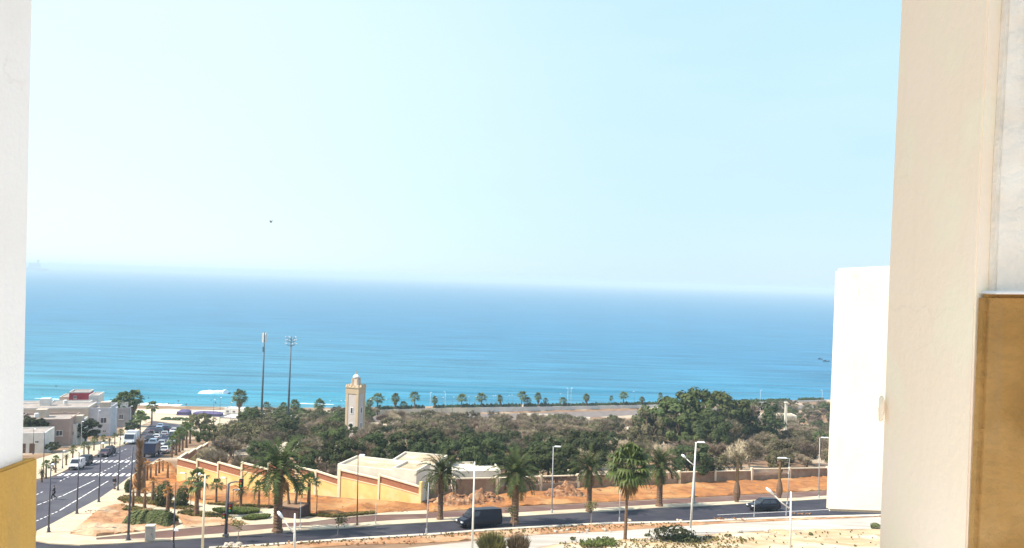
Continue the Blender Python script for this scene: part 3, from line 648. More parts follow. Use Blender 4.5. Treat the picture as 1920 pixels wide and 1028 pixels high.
house('house', 'dark red house on the beach front topped by a red upper storey', 'house', 165, 797, 64, 40, 4.5, AVA, M_h_red, wins=[(.42, .62, .8, 1.2), (.75, .62, 1.3, 1)], parapet=.4, mpar=M_h_white)
house('house', 'upper dark red block with white parapet rising behind the beach front terrace', 'house', 166, 793, 33, 56, 5, AVA, M_h_red, wins=[(.3, .86, .8, 1)], parapet=.45, mpar=M_h_white)
house('tower_house', 'narrow white banded house standing right of the dark red one', 'house', 183, 795, 16, 52, 7, AVA, M_h_white, wins=[(.5, .8, 1.6, .5), (.5, .62, 1.6, .5), (.45, .4, 1.4, 1.6)], parapet=.3)
house('house', 'cream house with a round-cornered upper floor left of the dark red block', 'house', 133, 792, 20, 46, 7, AVA, mat('house_cream', (.68, .60, .46), (.6, .52, .4), .8), wins=[(.5, .84, .7, .6)], parapet=.3)
house('beach_cafe', 'low white pavilion with flat canopy roof at the left above the sea', 'pavilion', 88, 786, 60, 26, 8, AVA, M_h_white, wins=[(.3, .6, 3, .9), (.6, .6, 2, .9), (.85, .6, 2, .9)], parapet=.3)
house('house', 'dark grey house in shade behind the clump of tall palms', 'house', 240, 802, 34, 34, 10, AVA, M_h_grey, wins=[(.3, .6, 1.2, 1.5), (.65, .6, 1.2, 1.5)], parapet=.4)
house('wall_block', 'long blue-grey low wall right of the dark red house', 'wall', 212, 790, 30, 26, 1, AVA, M_h_blue, parapet=.15)
# rooftop clutter: stair huts and water tanks on the houses
M_tank = mat('water_tank', (.62, .62, .60), (.5, .5, .48), 3)
for o in [o for o in COL.objects if o.name.startswith('house') and o.get('category') == 'house' and 'red' not in o['label']]:
    rf = next(c for c in o.children if c.name.startswith('roof')); rr = random.Random(int(abs(o.location.x) * 10)); vs = [v.co for v in rf.data.vertices]; ce = sum(vs, Vector()) / len(vs); zt_ = max(v.z for v in vs)
    for k in range(2):
        v = vs[rr.randrange(len(vs))]; q = ce.lerp(v, rr.uniform(.2, .6)); mb = MB()
        if k == 0: mb.box((q.x, q.y, zt_ + .9), (2.2, 1.8, 1.8), .28); nm, mm = 'stair_hut', (M_h_white if rr.random() < .5 else M_h_beige)
        else: mb.lathe([(.45, .3), (.5, .35), (.5, 1.2), (.3, 1.35)], (q.x, q.y, zt_), 12); nm, mm = 'water_tank', M_tank
        build(nm, mb, mm, rf if False else o)
# white flat-roofed buildings behind the retaining wall
M_rw = mat('rooftop_white', (.72, .66, .55), (.62, .56, .46), .7, .01, 10)
M_rf = mat('rooftop_tan', (.50, .38, .25), (.40, .28, .18), .8, .02, 8, c3=(.58, .47, .34), s3=.4)
def block(name, label, cpx, cpy, D, w_, dep, h_, rz, mw, mr, wins=0, par=.35):
    """box building whose near left top corner shows at (cpx,cpy) at distance D"""
    if h_:   # low walls: find the distance at which the top stands h_ above the ground
        lo_, hi_ = 100.0, 330.0
        for _ in range(40):
            m_ = (lo_ + hi_) / 2
            if at(cpx, cpy, m_).z - T(0, m_) > h_: lo_ = m_
            else: hi_ = m_
        D = m_
    c = at(cpx, cpy, D); g = T(c.x, c.y)
    ax = Vector((math.cos(rz), math.sin(rz), 0)); ay = Vector((-ax.y, ax.x, 0))
    root = thing(name, label, 'building', (c.x, c.y, g))
    fl = [c, c + ax * w_, c + ax * w_ + ay * dep, c + ay * dep]; z1 = c.z - par; z0 = min(T(p.x, p.y) for p in fl) - .5
    mb = MB(); mb.hexa([(p.x, p.y, z0) for p in fl], [(p.x, p.y, z1) for p in fl]); build('wall', mb, mw, root, world=True)
    mb = MB(); th = .22
    for i in range(4):
        p, q = fl[i], fl[(i + 1) % 4]; d = (q - p).normalized(); nn = Vector((d.y, -d.x, 0))
        if i % 2: p = p + d * th; q = q - d * th
        mb.hexa([(p.x, p.y, z1), (q.x, q.y, z1), (q.x - nn.x * th, q.y - nn.y * th, z1), (p.x - nn.x * th, p.y - nn.y * th, z1)], [(p.x, p.y, z1 + par), (q.x, q.y, z1 + par), (q.x - nn.x * th, q.y - nn.y * th, z1 + par), (p.x - nn.x * th, p.y - nn.y * th, z1 + par)])
    build('parapet', mb, mw, root, world=True)
    ce = (fl[0] + fl[2]) / 2; f2 = [p - (p - ce).normalized() * .4 for p in fl]
    mb = MB(); mb.hexa([(p.x, p.y, z1 - .05) for p in f2], [(p.x, p.y, z1 + .06) for p in f2]); build('roof', mb, mr, root, world=True)
    for k in range(wins):
        facade(root, w_, w_ * (k + .5) / wins, (z1 - g) * .6, 1.1, .9, Vector((c.x, c.y, g)), ax, -ay, None)
    return root
block('flat_roof_building', 'white flat-roofed building with tan roof just behind the retaining wall', 633, 870, 105.5, 10.5, 5.5, 0, R(-17), M_rw, M_rf)
block('flat_roof_building', 'white building with small brown window beside the long tan-roofed one', 735, 877, 102.5, 3.7, 4.5, 0, R(-18), M_rw, M_rf, wins=1)
block('flat_roof_building', 'pale long low building behind the two white flat roofs', 731, 864.5, 112, 7.0, 6.5, 0, R(-12), M_rw, M_rf)
block('flat_roof_building', 'wide pale-roofed building between the second and third roadside palms', 850, 884, 118, 7.6, 6, 0, R(12), M_rw, M_rw)
# small pale structures and rubble walls in the grove
for i, (x, y, D, w_, d_, rz, lb) in enumerate([
    (508, 834, 165, 9, 3, -5, 'pale stone ruin among bare trees in the left part of the grove'),
    (592, 839, 150, 5, 3, 10, 'small white hut half hidden by trees below the minaret'),
    (1182, 806, 190, 12, 5, 5, 'pale flat hut among bare branches above the fan palm'),
    (1356, 795, 205, 7, 4, -8, 'small white building right of the green mound of trees'),
    (1420, 778, 250, 18, 6, 4, 'long pale building near the sea at the right end of the grove'),
    (972, 776, 262, 20, 2, -2, 'long pale low wall showing beyond the middle of the grove'),
    (682, 795, 215, 12, 3, -3, 'low white wall standing right of the minaret'),
    (1062, 782, 255, 10, 2, -3, 'short pale wall beyond the grove, right of the longer one')]):
    block('hut', lb, x, y, D, w_, d_, 2.6, R(rz), M_rw, M_rf)
# chimney-like pale pillar on the right
b = at(1473, 790, 235); g = T(b.x, b.y); o = thing('pillar', 'thin pale square pillar rising above the scrub at right, near the sea', 'pillar', (b.x, b.y, g))
mb = MB(); h = at(1474, 756, 235).z - g; mb.box((0, 0, h / 2), (.75, .75, h), 0, .85); build('shaft', mb, M_rw, o); mb = MB(); mb.box((0, 0, h + .15), (1.0, 1.0, .3)); build('cap', mb, M_rw, o)
# beach front buildings
block('beach_building', 'long low grey building on the beach front left of the masts', 412, 782, 285, 24, 8, 0, R(-6), M_h_grey, M_h_white)
block('beach_building', 'white-roofed low beach building between the two tall masts', 496, 773, 290, 9, 8, 0, R(-4), M_h_grey, M_h_white)
block('beach_building', 'small white kiosk with dark doors left of the taller beach palm', 421, 765, 305, 8, 4, 0, R(-5), M_h_white, M_h_white, wins=3)
block('beach_building', 'yellowish low building right of the branched mast', 553, 777, 280, 12, 6, 0, R(4), mat('house_cream', (.68, .60, .46), (.6, .52, .4), .8), M_h_white)
for i, (x, y, D, lb) in enumerate([(338, 768, 298, 'dark purple beach tent standing alone on the sand'), (372, 771, 296, 'wide low dark beach shelter right of the purple tent')]):
    c = at(x, y, D); g = T(c.x, c.y); o = thing('beach_tent', lb, 'tent', (c.x, c.y, g)); mtent = mat('tent_cloth', (.12, .10, .20), (.09, .08, .16), 1)
    wd = (4.5, 11)[i]; hh = c.z - g; mb = MB(); mb.box((wd * .35, 0, hh * .35), (wd, 4, hh * .7), 0, .94); build('side_panel', mb, mtent, o); mb = MB(); mb.box((wd * .35, 0, hh * .85), (wd * 1.06, 4.3, hh * .3), 0, .45); build('canopy', mb, mtent, o)
# planted beds of the beach square
for nm_, (x, y, w_) in (('beach_bed', (322, 788, 16)), ('beach_bed', (352, 789, 8)), ('beach_bed', (268, 786, 9))):
    c = G(x, y); bb = thing(nm_, {322: 'large oval green bed on the beach square', 352: 'small green bed right of the large oval one', 268: 'small green bed at the left of the beach square'}[x], 'flower bed', tuple(c)); mb = MB(); rr = random.Random(x)
    wm_ = w_ * c.y / F
    for i in range(60): mb.blob((rr.uniform(-1, 1) * wm_, rr.uniform(-1.5, 1.5), .3), rr.uniform(.35, .7), 6, 4, .6, i, (1.3, 1, .8))
    build('foliage', mb, mat('dark_hedge', (.030, .050, .015), (.055, .075, .025), 1.5, .2, 3, trans=.1), bb); mb = MB(); mb.box((0, 0, .1), (wm_ * 2.3, 4, .25)); build('kerb', mb, M_kerb, bb)
# promenade wall along the coast
pw = thing('promenade_wall', 'long pale wall with a clipped dark hedge behind it along the seafront', 'wall', tuple(at(900, 772, 325)))
PL = [(610, 781, 775), (700, 778, 769), (800, 776, 766), (900, 773.5, 764), (1000, 770.5, 763), (1100, 767.5, 761.5), (1215, 764.5, 759.5), (1330, 760, 757), (1550, 752.5, 750)]
for i, ((x0, b0, t0), (x1, b1, t1)) in enumerate(zip(PL, PL[1:])):
    p, q = G(x0, b0), G(x1, b1); n = Vector((0, -1, 0)); mb = MB(); mb.hexa(*wall_piece(p, q, -.2, -.2, at(x0, t0, p.y).z, at(x1, t1, q.y).z, n, -.4, 0)); build('wall', mb, M_h_white if x0 > 850 else mat('house_cream', (.68, .60, .46), (.6, .52, .4), .8), pw, world=True)
M_hedge = mat('dark_hedge', (.030, .050, .015), (.055, .075, .025), 1.5, .2, 3, trans=.1)
mb = MB(); rnd = random.Random(5)
for i in range(1500):
    t = i / 1500; x = 640 + (1545 - 640) * t; k_ = next(j for j in range(len(PL) - 1) if x <= PL[j + 1][0]); f_ = (x - PL[k_][0]) / (PL[k_ + 1][0] - PL[k_][0])
    p = G(x, lin(PL[k_][1], PL[k_ + 1][1], f_)); zt = at(x, lin(PL[k_][2], PL[k_ + 1][2], f_), p.y).z + .9 + rnd.uniform(-.3, .9) * (.5 + .8 * abs(noise.noise(Vector((t * 40, 0, 0)))))
    if noise.noise(Vector((t * 25, 4, 0))) < -.28: continue
    mb.blob((p.x, p.y + 1.2 + rnd.uniform(-.4, .4), zt * .5), .75, 5, 4, .6, i, (1, .8, zt / 1.5))
build('hedge', mb, M_hedge, pw, world=True)

# ------------------------------------------------------------------ minaret
M_min = mat('minaret_render', (.58, .51, .46), (.52, .45, .40), .5, .01, 8, world=False)
M_min2 = mat('minaret_trim', (.56, .43, .28), (.50, .38, .25), .5, .01, 8, world=False)
M_white_p = mat('white_paint', (.80, .79, .76), (.70, .69, .66), 2, world=False)
mD = 185.0; c = at(665, 800, mD); g = T(c.x, c.y)
mn = thing('minaret', 'square beige mosque minaret with lantern top rising out of the grove', 'minaret', (c.x, c.y, g), R(-18))
wdt = 3.35; zt = at(665, 726, mD).z - g; z_l = at(665, 706, mD).z - g
mb = MB(); mb.box((0, 0, zt / 2), (wdt, wdt, zt)); build('shaft', mb, M_min, mn)
for sx in (-1, 1):
    for sy in (-1, 1):
        mb = MB(); mb.box((sx * (wdt / 2 - .25), sy * (wdt / 2 - .25), (zt - 1.45) / 2), (.66, .66, zt - 1.45)); build('corner_band', mb, M_min2, mn)
mb = MB(); mb.box((0, 0, zt - .72), (wdt + .22, wdt + .22, 1.44)); build('top_band', mb, M_min2, mn)
mb = MB(); mb.box((0, 0, zt + .12), (wdt + .45, wdt + .45, .24)); build('cornice', mb, M_min2, mn)
mb = MB()
for s_ in (-1, 1):
    for k in range(4):
        u = -1.5 + k * 1.0
        for q in ((u, s_ * wdt / 2), (s_ * wdt / 2, u)): mb.box((q[0], q[1], zt + .5), (.5, .5, .55), 0, .35)
build('merlons', mb, M_min2, mn)
mb = MB(); lh = z_l - zt; mb.box((0, 0, zt + lh * .43), (1.35, 1.35, lh * .82)); build('lantern', mb, M_min, mn)
for sx in (-1, 1):
    for sy in (-1, 1):
        mb = MB(); mb.box((sx * .66, sy * .66, zt + lh * .44), (.3, .3, lh * .85)); build('lantern_pier', mb, M_min2, mn)
mb = MB(); mb.lathe([(.8, zt + lh * .9), (.85, zt + lh * .96), (.72, zt + lh * 1.04), (.5, zt + lh * 1.13), (.25, zt + lh * 1.2), (.05, zt + lh * 1.24)], n=16); build('dome', mb, M_white_p, mn, smooth=True)
mb = MB(); mb.tube([(0, 0, zt + lh * 1.2), (0, 0, zt + lh * 1.6)], .05, 6); [mb.blob((0, 0, zt + lh * (1.28 + .09 * k)), .16 - .03 * k, 6, 5, 0) for k in range(3)]; build('finial', mb, mat('bronze', (.2, .16, .08), rough=.4, metal=.5), mn)
for ang in range(4):
    for zz in (zt * .62, zt * .36):
        a = ang * math.pi / 2; mb = MB(); nx_, ny_ = math.cos(a), math.sin(a)
        mb.box((nx_ * (wdt / 2 + .0), ny_ * (wdt / 2 + .0), zz), (.5 if ang % 2 else .1, .1 if ang % 2 else .5, 1.3)); w_ = build('window', mb, M_glass, mn)
        mb = MB()
        for dz, sz, du, su in ((.72, .14, 0, .8), (-.72, .14, 0, .8), (0, 1.3, .34, .14), (0, 1.3, -.34, .14)):
            if ang % 2: mb.box((du, ny_ * (wdt / 2 + .01), zz + dz), (su, .14, sz))
            else: mb.box((nx_ * (wdt / 2 + .01), du, zz + dz), (.14, su, sz))
        f_ = build('frame', mb, M_white_p, None); f_.parent = w_

# ------------------------------------------------------------------ tall masts
M_mast = mat('grey_green_mast', (.10, .15, .18), (.08, .12, .15), 1, rough=.5, world=False)
M_panel = mat('antenna_grey', (.72, .75, .74), rough=.5)
c = at(490, 786, 262); g = T(c.x, c.y); m1 = thing('mobile_mast', 'tall mast carrying upright white antenna panels, left of the branched mast', 'mast', (c.x, c.y, g)); tp = at(495.5, 643, 262).z - g; tx = at(495.5, 643, 262).x - c.x
mb = MB(); mb.tube([(0, 0, 0), (tx, 0, tp)], [.42, .24], 10); build('pole', mb, M_mast, m1, smooth=True)
mb = MB(); mb.lathe([(.8, 0), (.8, .4), (.5, .5)], n=10); build('base', mb, M_mast, m1)
for k in range(6):
    a = k * math.pi / 3 + .3; x, y = tx + .75 * math.cos(a), .75 * math.sin(a)
    mb = MB(); mb.box((x, y, tp + 1.8), (.3, .3, 3.3), a); build('antenna_panel', mb, M_panel, m1)
mb = MB(); mb.tube([(tx, 0, tp), (tx * 1.02, 0, tp + 3.8)], .12, 6)
for k in range(3):
    for z in (.5, 3.0):
        a = k * math.pi / 3 + .3; mb.tube([(tx - .8 * math.cos(a), -.8 * math.sin(a), tp + z), (tx + .8 * math.cos(a), .8 * math.sin(a), tp + z)], .05, 4)
build('head_frame', mb, M_mast, m1)
mb = MB(); mb.box((tx * .93, -.45, tp - 2.2), (.6, .5, 1.8)); build('equipment_box', mb, M_mast, m1)
c = at(540, 782, 255); g = T(c.x, c.y); m2 = thing('branched_mast', 'tall dark mast whose top spreads into curved branches, right of the panel mast', 'mast', (c.x, c.y, g)); tp = at(545.5, 648, 255).z - g; tx = at(545.5, 648, 255).x - c.x
mb = MB(); mb.tube([(0, 0, 0), (tx, 0, tp)], [.42, .22], 10); build('pole', mb, M_mast, m2, smooth=True)
mb = MB(); mb.tube([(tx, 0, tp), (tx + .1, 0, tp + 3.0)], .12, 6); build('top_pole', mb, M_mast, m2)
for ring, (z, L_, n) in enumerate(((0, 1.9, 6), (1.2, 1.7, 6), (2.2, 1.8, 5))):
    for k in range(n):
        a = k * 2 * math.pi / n + ring * .5; dx, dy = math.cos(a), math.sin(a); mb = MB()
        mb.tube([(tx, 0, tp + z - .2), (tx + dx * L_ * .5, dy * L_ * .5, tp + z), (tx + dx * L_, dy * L_, tp + z + .6)], [.1, .08, .05], 5); br = build('branch_arm', mb, M_mast, m2)
        mb = MB(); mb.box((tx + dx * L_, dy * L_, tp + z + .75), (.28, .28, .35)); q = build('lamp_head', mb, M_panel, None); q.parent = br
HAZE_D = 0.00023; HAZE_TOP = 78
# ------------------------------------------------------------------ palms
M_trunk = mat('palm_trunk', (.20, .12, .075), (.12, .075, .05), 3.0, .05, 5, world=False, stretch=(1, 1, 2.5))
M_frond = mat('palm_fronds', (.070, .088, .024), (.036, .052, .016), 1.2, world=False, rnd=.22, rough=.65, spec=.15, trans=.15)
M_fanleaf = mat('fan_palm_leaves', (.105, .14, .028), (.05, .075, .02), 1.2, world=False, rnd=.1, rough=.6, spec=.3, trans=.2)
M_dead = mat('dead_fronds', (.30, .19, .09), (.19, .12, .06), 2.0, world=False, rough=.9, trans=.15)
M_orangefr = mat('orange_brown_fronds', (.36, .17, .05), (.20, .10, .035), 1.5, world=False, trans=.2)
def frond(mb, o, az, el, L_, droop, rnd, nleaf=16, lw=.05, ll=.55):
    d = Vector((math.cos(az), math.sin(az), 0)); pts = []; p = Vector(o); e = el
    for i in range(9):
        pts.append(p.copy()); p = p + (d * math.cos(e) + Vector((0, 0, math.sin(e)))) * (L_ / 8); e -= droop * (.5 + i * .16) / 8 * 1.6
    mb.tube(pts, [.05, .045, .04, .035, .03, .025, .02, .015, .01], 3, cap=False)
    sd = Vector((-d.y, d.x, 0))
    for i in range(nleaf):
        t = .15 + .85 * i / nleaf; k = t * 8; a = pts[min(int(k), 7)].lerp(pts[min(int(k) + 1, 8)], k - int(k)); tg = (pts[min(int(k) + 1, 8)] - pts[int(k) if k < 8 else 7]).normalized()
        l = ll * (1 - .55 * abs(t - .45) * 1.6) * rnd.uniform(.8, 1.15)
        for s_ in (-1, 1):
            dr = (sd * s_ * .75 + tg * .6 + Vector((0, 0, rnd.uniform(-.3, .3)))).normalized()
            w_ = tg * lw
            mb.add([a - w_, a + w_, a + dr * l + w_ * .25, a + dr * l - w_ * .25], [(0, 1, 2, 3)])
def date_palm(name, hgt, cr, seed, tr=.38, n=58, dense=17, lean=0):
    rnd = random.Random(seed); root = thing(name, '', 'palm tree')
    mb = MB(); prof = []; z = 0; k = 0
    prof.append((tr * 1.35, -.2)); prof.append((tr * 1.25, .25))
    while z < hgt - .5:
        z += .16; k += 1; prof.append((tr * (1.0 - .12 * z / hgt) * (1.07 if k % 2 else .97), z + .2))
    prof += [(tr * 1.25, hgt - .3), (tr * 1.4, hgt), (tr * .8, hgt + .35)]
    mb.lathe(prof, n=10); build('trunk', mb, M_trunk, root, smooth=False)
    mb = MB()
    for i in range(n):
        t = i / n; el = R(84) - t ** .9 * R(108) + rnd.uniform(-.12, .12); az = i * 2.39996 + rnd.uniform(-.3, .3)
        frond(mb, (0, 0, hgt + .1), az, el, cr * rnd.uniform(.88, 1.1) * (1.05 - .25 * t), R(58) * (1 - .2 * t) + rnd.uniform(-.1, .2), rnd, dense, .04 * cr / 3.2 + .008, .145 * cr)
    build('crown', mb, M_frond, root)
    mb = MB()
    for i in range(8):
        frond(mb, (0, 0, hgt - .1), i * 2.39996 + .7, R(rnd.uniform(-60, -35)), cr * rnd.uniform(.5, .75), R(45), rnd, dense - 6, .05, .14 * cr)
    build('dead_skirt', mb, M_dead, root)
    return root
def fan_palm(name, hgt, cr, seed, tr=.17, n=34, skirt=True, leafm=None, lean=0.0):
    rnd = random.Random(seed); root = thing(name, '', 'palm tree'); tx = lean
    mb = MB(); mb.tube([(0, 0, -.2), (0, 0, .3), (tx * .2, 0, hgt * .5), (tx, 0, hgt)], [tr * 1.7, tr * 1.3, tr, tr * .85], 9); build('trunk', mb, M_trunk, root, smooth=True)
    mb = MB(); sk = MB()
    def fan(mb_, o, az, el, pet, rad):
        d = Vector((math.cos(az) * math.cos(el), math.sin(az) * math.cos(el), math.sin(el))); c = Vector(o) + d * pet
        mb_.tube([o, c], [.03, .02], 3, cap=False)
        sd = d.cross(Vector((0, 0, 1)));  sd = sd.normalized() if sd.length > .01 else Vector((1, 0, 0)); up = sd.cross(d)
        nb = 11
        for j in range(nb):
            a = (j / (nb - 1) - .5) * R(210); v = (d * math.cos(a) + sd * math.sin(a)).normalized(); l = rad * (1 - .25 * abs(a) / 1.9)
            s2 = (v.cross(up)).normalized() * rad * .10
            tip = c + v * l + Vector((0, 0, -.42 * l * rnd.uniform(.5, 1.7))); md = c + v * l * .6
            mb_.add([c, md - s2, tip, md + s2], [(0, 1, 2, 3)])
    for i in range(n):
        t = i / n; el = R(82) - t * R(125) + rnd.uniform(-.15, .15)
        fan(mb, (tx, 0, hgt), i * 2.39996 + rnd.uniform(-.2, .2), el, cr * .55 * rnd.uniform(.85, 1.15), cr * .52 * rnd.uniform(.85, 1.1))
    build('crown', mb, leafm or M_fanleaf, root)
    if skirt:
        for i in range(22):
            fan(sk, (tx * .95, 0, hgt - .2 - .12 * (i % 9)), i * 2.39996, R(rnd.uniform(-82, -65)), cr * .3, cr * .42)
        build('dead_skirt', sk, M_dead, root)
    return root
CPG = 'date palms along the main road pavement'
def put(proto, px, py, rz, lab, cat='palm tree', grp=None, sc=1.0): return place(proto, G(px, py) + Vector((0, 0, .1)), rz, lab, cat, grp, sc)
pa = date_palm('date_palm', 6.4, 4.7, 1, tr=.46, n=54, dense=24)
put(pa, 520, 999, .4, 'biggest date palm, thick trunk, in front of the dark planter box', grp=CPG)
pb = date_palm('date_palm', 5.4, 3.7, 2, tr=.34, n=46, dense=22); pc = date_palm('date_palm', 5.2, 3.9, 3, tr=.40, n=52, dense=22)
put(pb, 825, 976, 1.0, 'date palm by the end of the yellow retaining wall, left of the dark van', grp=CPG)
put(pc, 965, 983, 2.0, 'date palm rising just behind the rear of the dark van', grp=CPG, sc=1.08)
put(pb, 1104, 961, 3.0, 'slim date palm immediately left of the bright green fan palm', grp=CPG, sc=1.03)
put(pc, 1236, 951, 4.4, 'date palm immediately right of the bright green fan palm', grp=CPG, sc=1.06)
pf = fan_palm('fan_palm', 8.0, 2.9, 5, tr=.15, n=46, lean=.25)
put(pf, 1172, 1015, 0, 'bright green fan palm on a thin bare trunk with a skirt of dead leaves')
# bundled palms
def bundled(h1, h2, seed):
    rnd = random.Random(seed); root = thing('bundled_palm', '', 'palm tree')
    mb = MB(); mb.lathe([(.3, -.2), (.34, .3), (.5, .9), (.55, 1.5), (.42, 2.3), (.24, h1)], n=10); build('trunk', mb, M_trunk, root)
    mb = MB()
    for i in range(12):
        a = i * .5236; mb.tube([(.16 * math.cos(a), .16 * math.sin(a), h1 - .6), (.2 * math.cos(a + .3), .2 * math.sin(a + .3), (h1 + h2) / 2), (.07 * math.cos(a + .5), .07 * math.sin(a + .5), h2 * rnd.uniform(.93, 1))], [.05, .045, .02], 3)
    for i in range(60):
        a = rnd.uniform(0, 6.28); z = rnd.uniform(h1 + .4, h2 * 1.02); l = rnd.uniform(.2, .55)
        mb.quad((.1 * math.cos(a), .1 * math.sin(a), z), (.1 * math.cos(a) + .04, .1 * math.sin(a), z), (l * math.cos(a), l * math.sin(a), z + l * 1.3), (l * math.cos(a), l * math.sin(a), z + l * 1.2))
    build('tied_fronds', mb, M_dead, root); return root
bp = bundled(3.0, 6.2, 1)
put(bp, 1381, 943, 0, 'bottle-shaped palm trunk with tied-up fronds, behind the front of the dark car', grp='bundled palms')
put(bp, 1461, 935, 1, 'bottle-shaped bundled palm right behind the tail of the dark car', grp='bundled palms', sc=.92)

# small palms
sp = date_palm('small_palm', 1.9, 1.15, 7, tr=.17, n=26, dense=9)
sf = fan_palm('small_palm', 2.9, 1.15, 8, tr=.15, n=16, skirt=False)
sd_ = fan_palm('small_palm', 2.6, .7, 9, tr=.18, n=9, skirt=False, leafm=M_orangefr)
G1 = 'small palms of the little park'
put(sf, 368, 970, 0, 'small palm standing on the edge of the middle sand bed, left of the cream pole', grp=G1, sc=1.45)
put(sp, 373, 941, 1, 'small palm on the orange slope right behind the cream pole', grp=G1, sc=1.1)
put(sf, 405, 947, 2, 'thin small palm with a ragged top, first right of the cream pole', grp=G1, sc=.85)
put(sp, 451, 955, 3, 'small palm with a round crown just right of the traffic signal mast', grp=G1, sc=1.05)
put(sf, 485, 955, 4, 'small fan palm left of the biggest date palm trunk', grp=G1, sc=.9)
put(sf, 578, 968, 5, 'slim palm with brown crown right of the dark planter box', grp=G1, sc=1.35)
for i, (x, y, s_, lb) in enumerate([(249, 955, .8, 'bare palm stump on the pale path left of the bushes, left of two'), (271, 958, .85, 'bare palm stump on the pale path left of the bushes, right of two'),
        (286, 943, 1.0, 'palm stump partly behind the larger dark bush'), (314, 966, 1.05, 'palm stump in front of the two dark bushes, at the hedge')]):
    put(sd_, x, y, i * 1.3, lb, grp='palm stumps around the park paths', sc=s_)
GS = 'young brown palms on the orange slope by the avenue'
for i, (x, y, t) in enumerate([(275, 905, 866), (282, 901, 872), (292, 896, 868), (298, 891, 862), (305, 888, 865), (314, 901, 868), (262, 918, 870), (268, 926, 862)]):
    put(sd_, x, y, i * 2.1, ['young brown palm', 'thin brown palm'][i % 2] + ' on the orange slope beside the avenue, ' + ORD[i] + ' in the list from lowest left', grp=GS, sc=hm(x, y, t) / 3.1)
SMX = sorted([(275, 905), (282, 901), (292, 896), (298, 891), (305, 888), (314, 901), (262, 918), (268, 926)])
for o in COL.objects:
    if o.get('group') == GS:
        k = min(range(8), key=lambda j: (G(*SMX[j]).xy - o.location.xy).length); o['label'] = 'young brown palm left of the retaining wall, ' + ORD[k] + ' of eight from the left'
# rows along the avenue and beside the parking
GA = 'small palms in a row on the avenue pavement'
L1 = [(78, 905), (86, 898), (104, 888), (124, 874), (136, 866), (157, 858), (166, 854), (176, 846), (193, 841), (205, 838), (215, 835), (226, 826), (238, 815)]
for i, (x, y) in enumerate(L1):
    put(sf if i % 3 else sp, x, y, i * 1.7, 'small palm in the far pavement row, ' + ORD[i] + ' from the near end', grp=GA, sc=hm(x, y, y - 33 + i * 1.2) / 3.6)
GP = 'palms in a row beside the parked cars'
L2 = [(322, 858), (330, 854), (336, 848), (342, 845), (349, 840), (356, 832), (334, 836), (345, 826)]
for i, (x, y) in enumerate(sorted(L2)):
    put(sf, x, y, i * 1.1, 'slim palm between the parked cars and the grove, ' + ORD[i] + ' from the left', grp=GP, sc=hm(x, y, y - 38) / 3.6 * (1 + .15 * math.sin(i * 2.3)))
# dark planter with two drooping palms
c = G(549, 970); pl = thing('planter_box', 'large dark square planter box behind the biggest date palm', 'planter', tuple(c + Vector((0, 0, .1))), -.3)
M_dk = mat('dark_brown_cladding', (.07, .045, .045), (.05, .032, .032), 3, .01, 20, world=False)
mb = MB(); mb.box((0, 0, .65), (2.9, 2.2, 1.3)); build('box', mb, M_dk, pl)
mb = MB(); mb.box((0, 0, 1.36), (3.1, 2.4, .12)); build('rim', mb, M_dk, pl)
mb = MB(); mb.box((0, 0, 1.43), (2.8, 2.1, .04)); build('soil', mb, M_ground, pl)
for i, (dx, ln) in enumerate([(-.5, -.25), (.25, .3)]):
    q = date_palm('drooping_palm', 2.2, 1.3, 20 + i, tr=.14, n=16, dense=8)
    q.location = c + Vector((dx, 0, 1.5)); q.rotation_euler = (0, ln * .5, i); q['label'] = ('left' if i == 0 else 'right') + ' of two small brownish palms growing out of the dark planter box'; q['category'] = 'palm tree'; q['group'] = 'palms in the planter'
    for ch in q.children:
        if 'crown' in ch.name: ch.data.materials[0] = M_orangefr
# tall brown column tree left
def column_tree():
    rnd = random.Random(4); root = thing('column_tree', 'tall narrow grey-brown leafless column-shaped tree beside the avenue kerb', 'tree', tuple(G(259, 935)))
    h = hm(259, 935, 826); mb = MB(); mb.tube([(0, 0, -.2), (0, 0, h * .5), (-.1, 0, h)], [.3, .2, .06], 7); build('trunk', mb, M_trunk, root)
    mb = MB()
    for i in range(420):
        z = rnd.uniform(.9, h * .97); a = rnd.uniform(0, 6.28); l = rnd.uniform(.4, .85) * (1 - .35 * z / h)
        mb.tube([(0, 0, z), (l * .7 * math.cos(a), l * .7 * math.sin(a), z + .25), (l * math.cos(a), l * math.sin(a), z + .8)], [.035, .025, .01], 3, cap=False)
    build('crown', mb, M_dead, root)
column_tree()

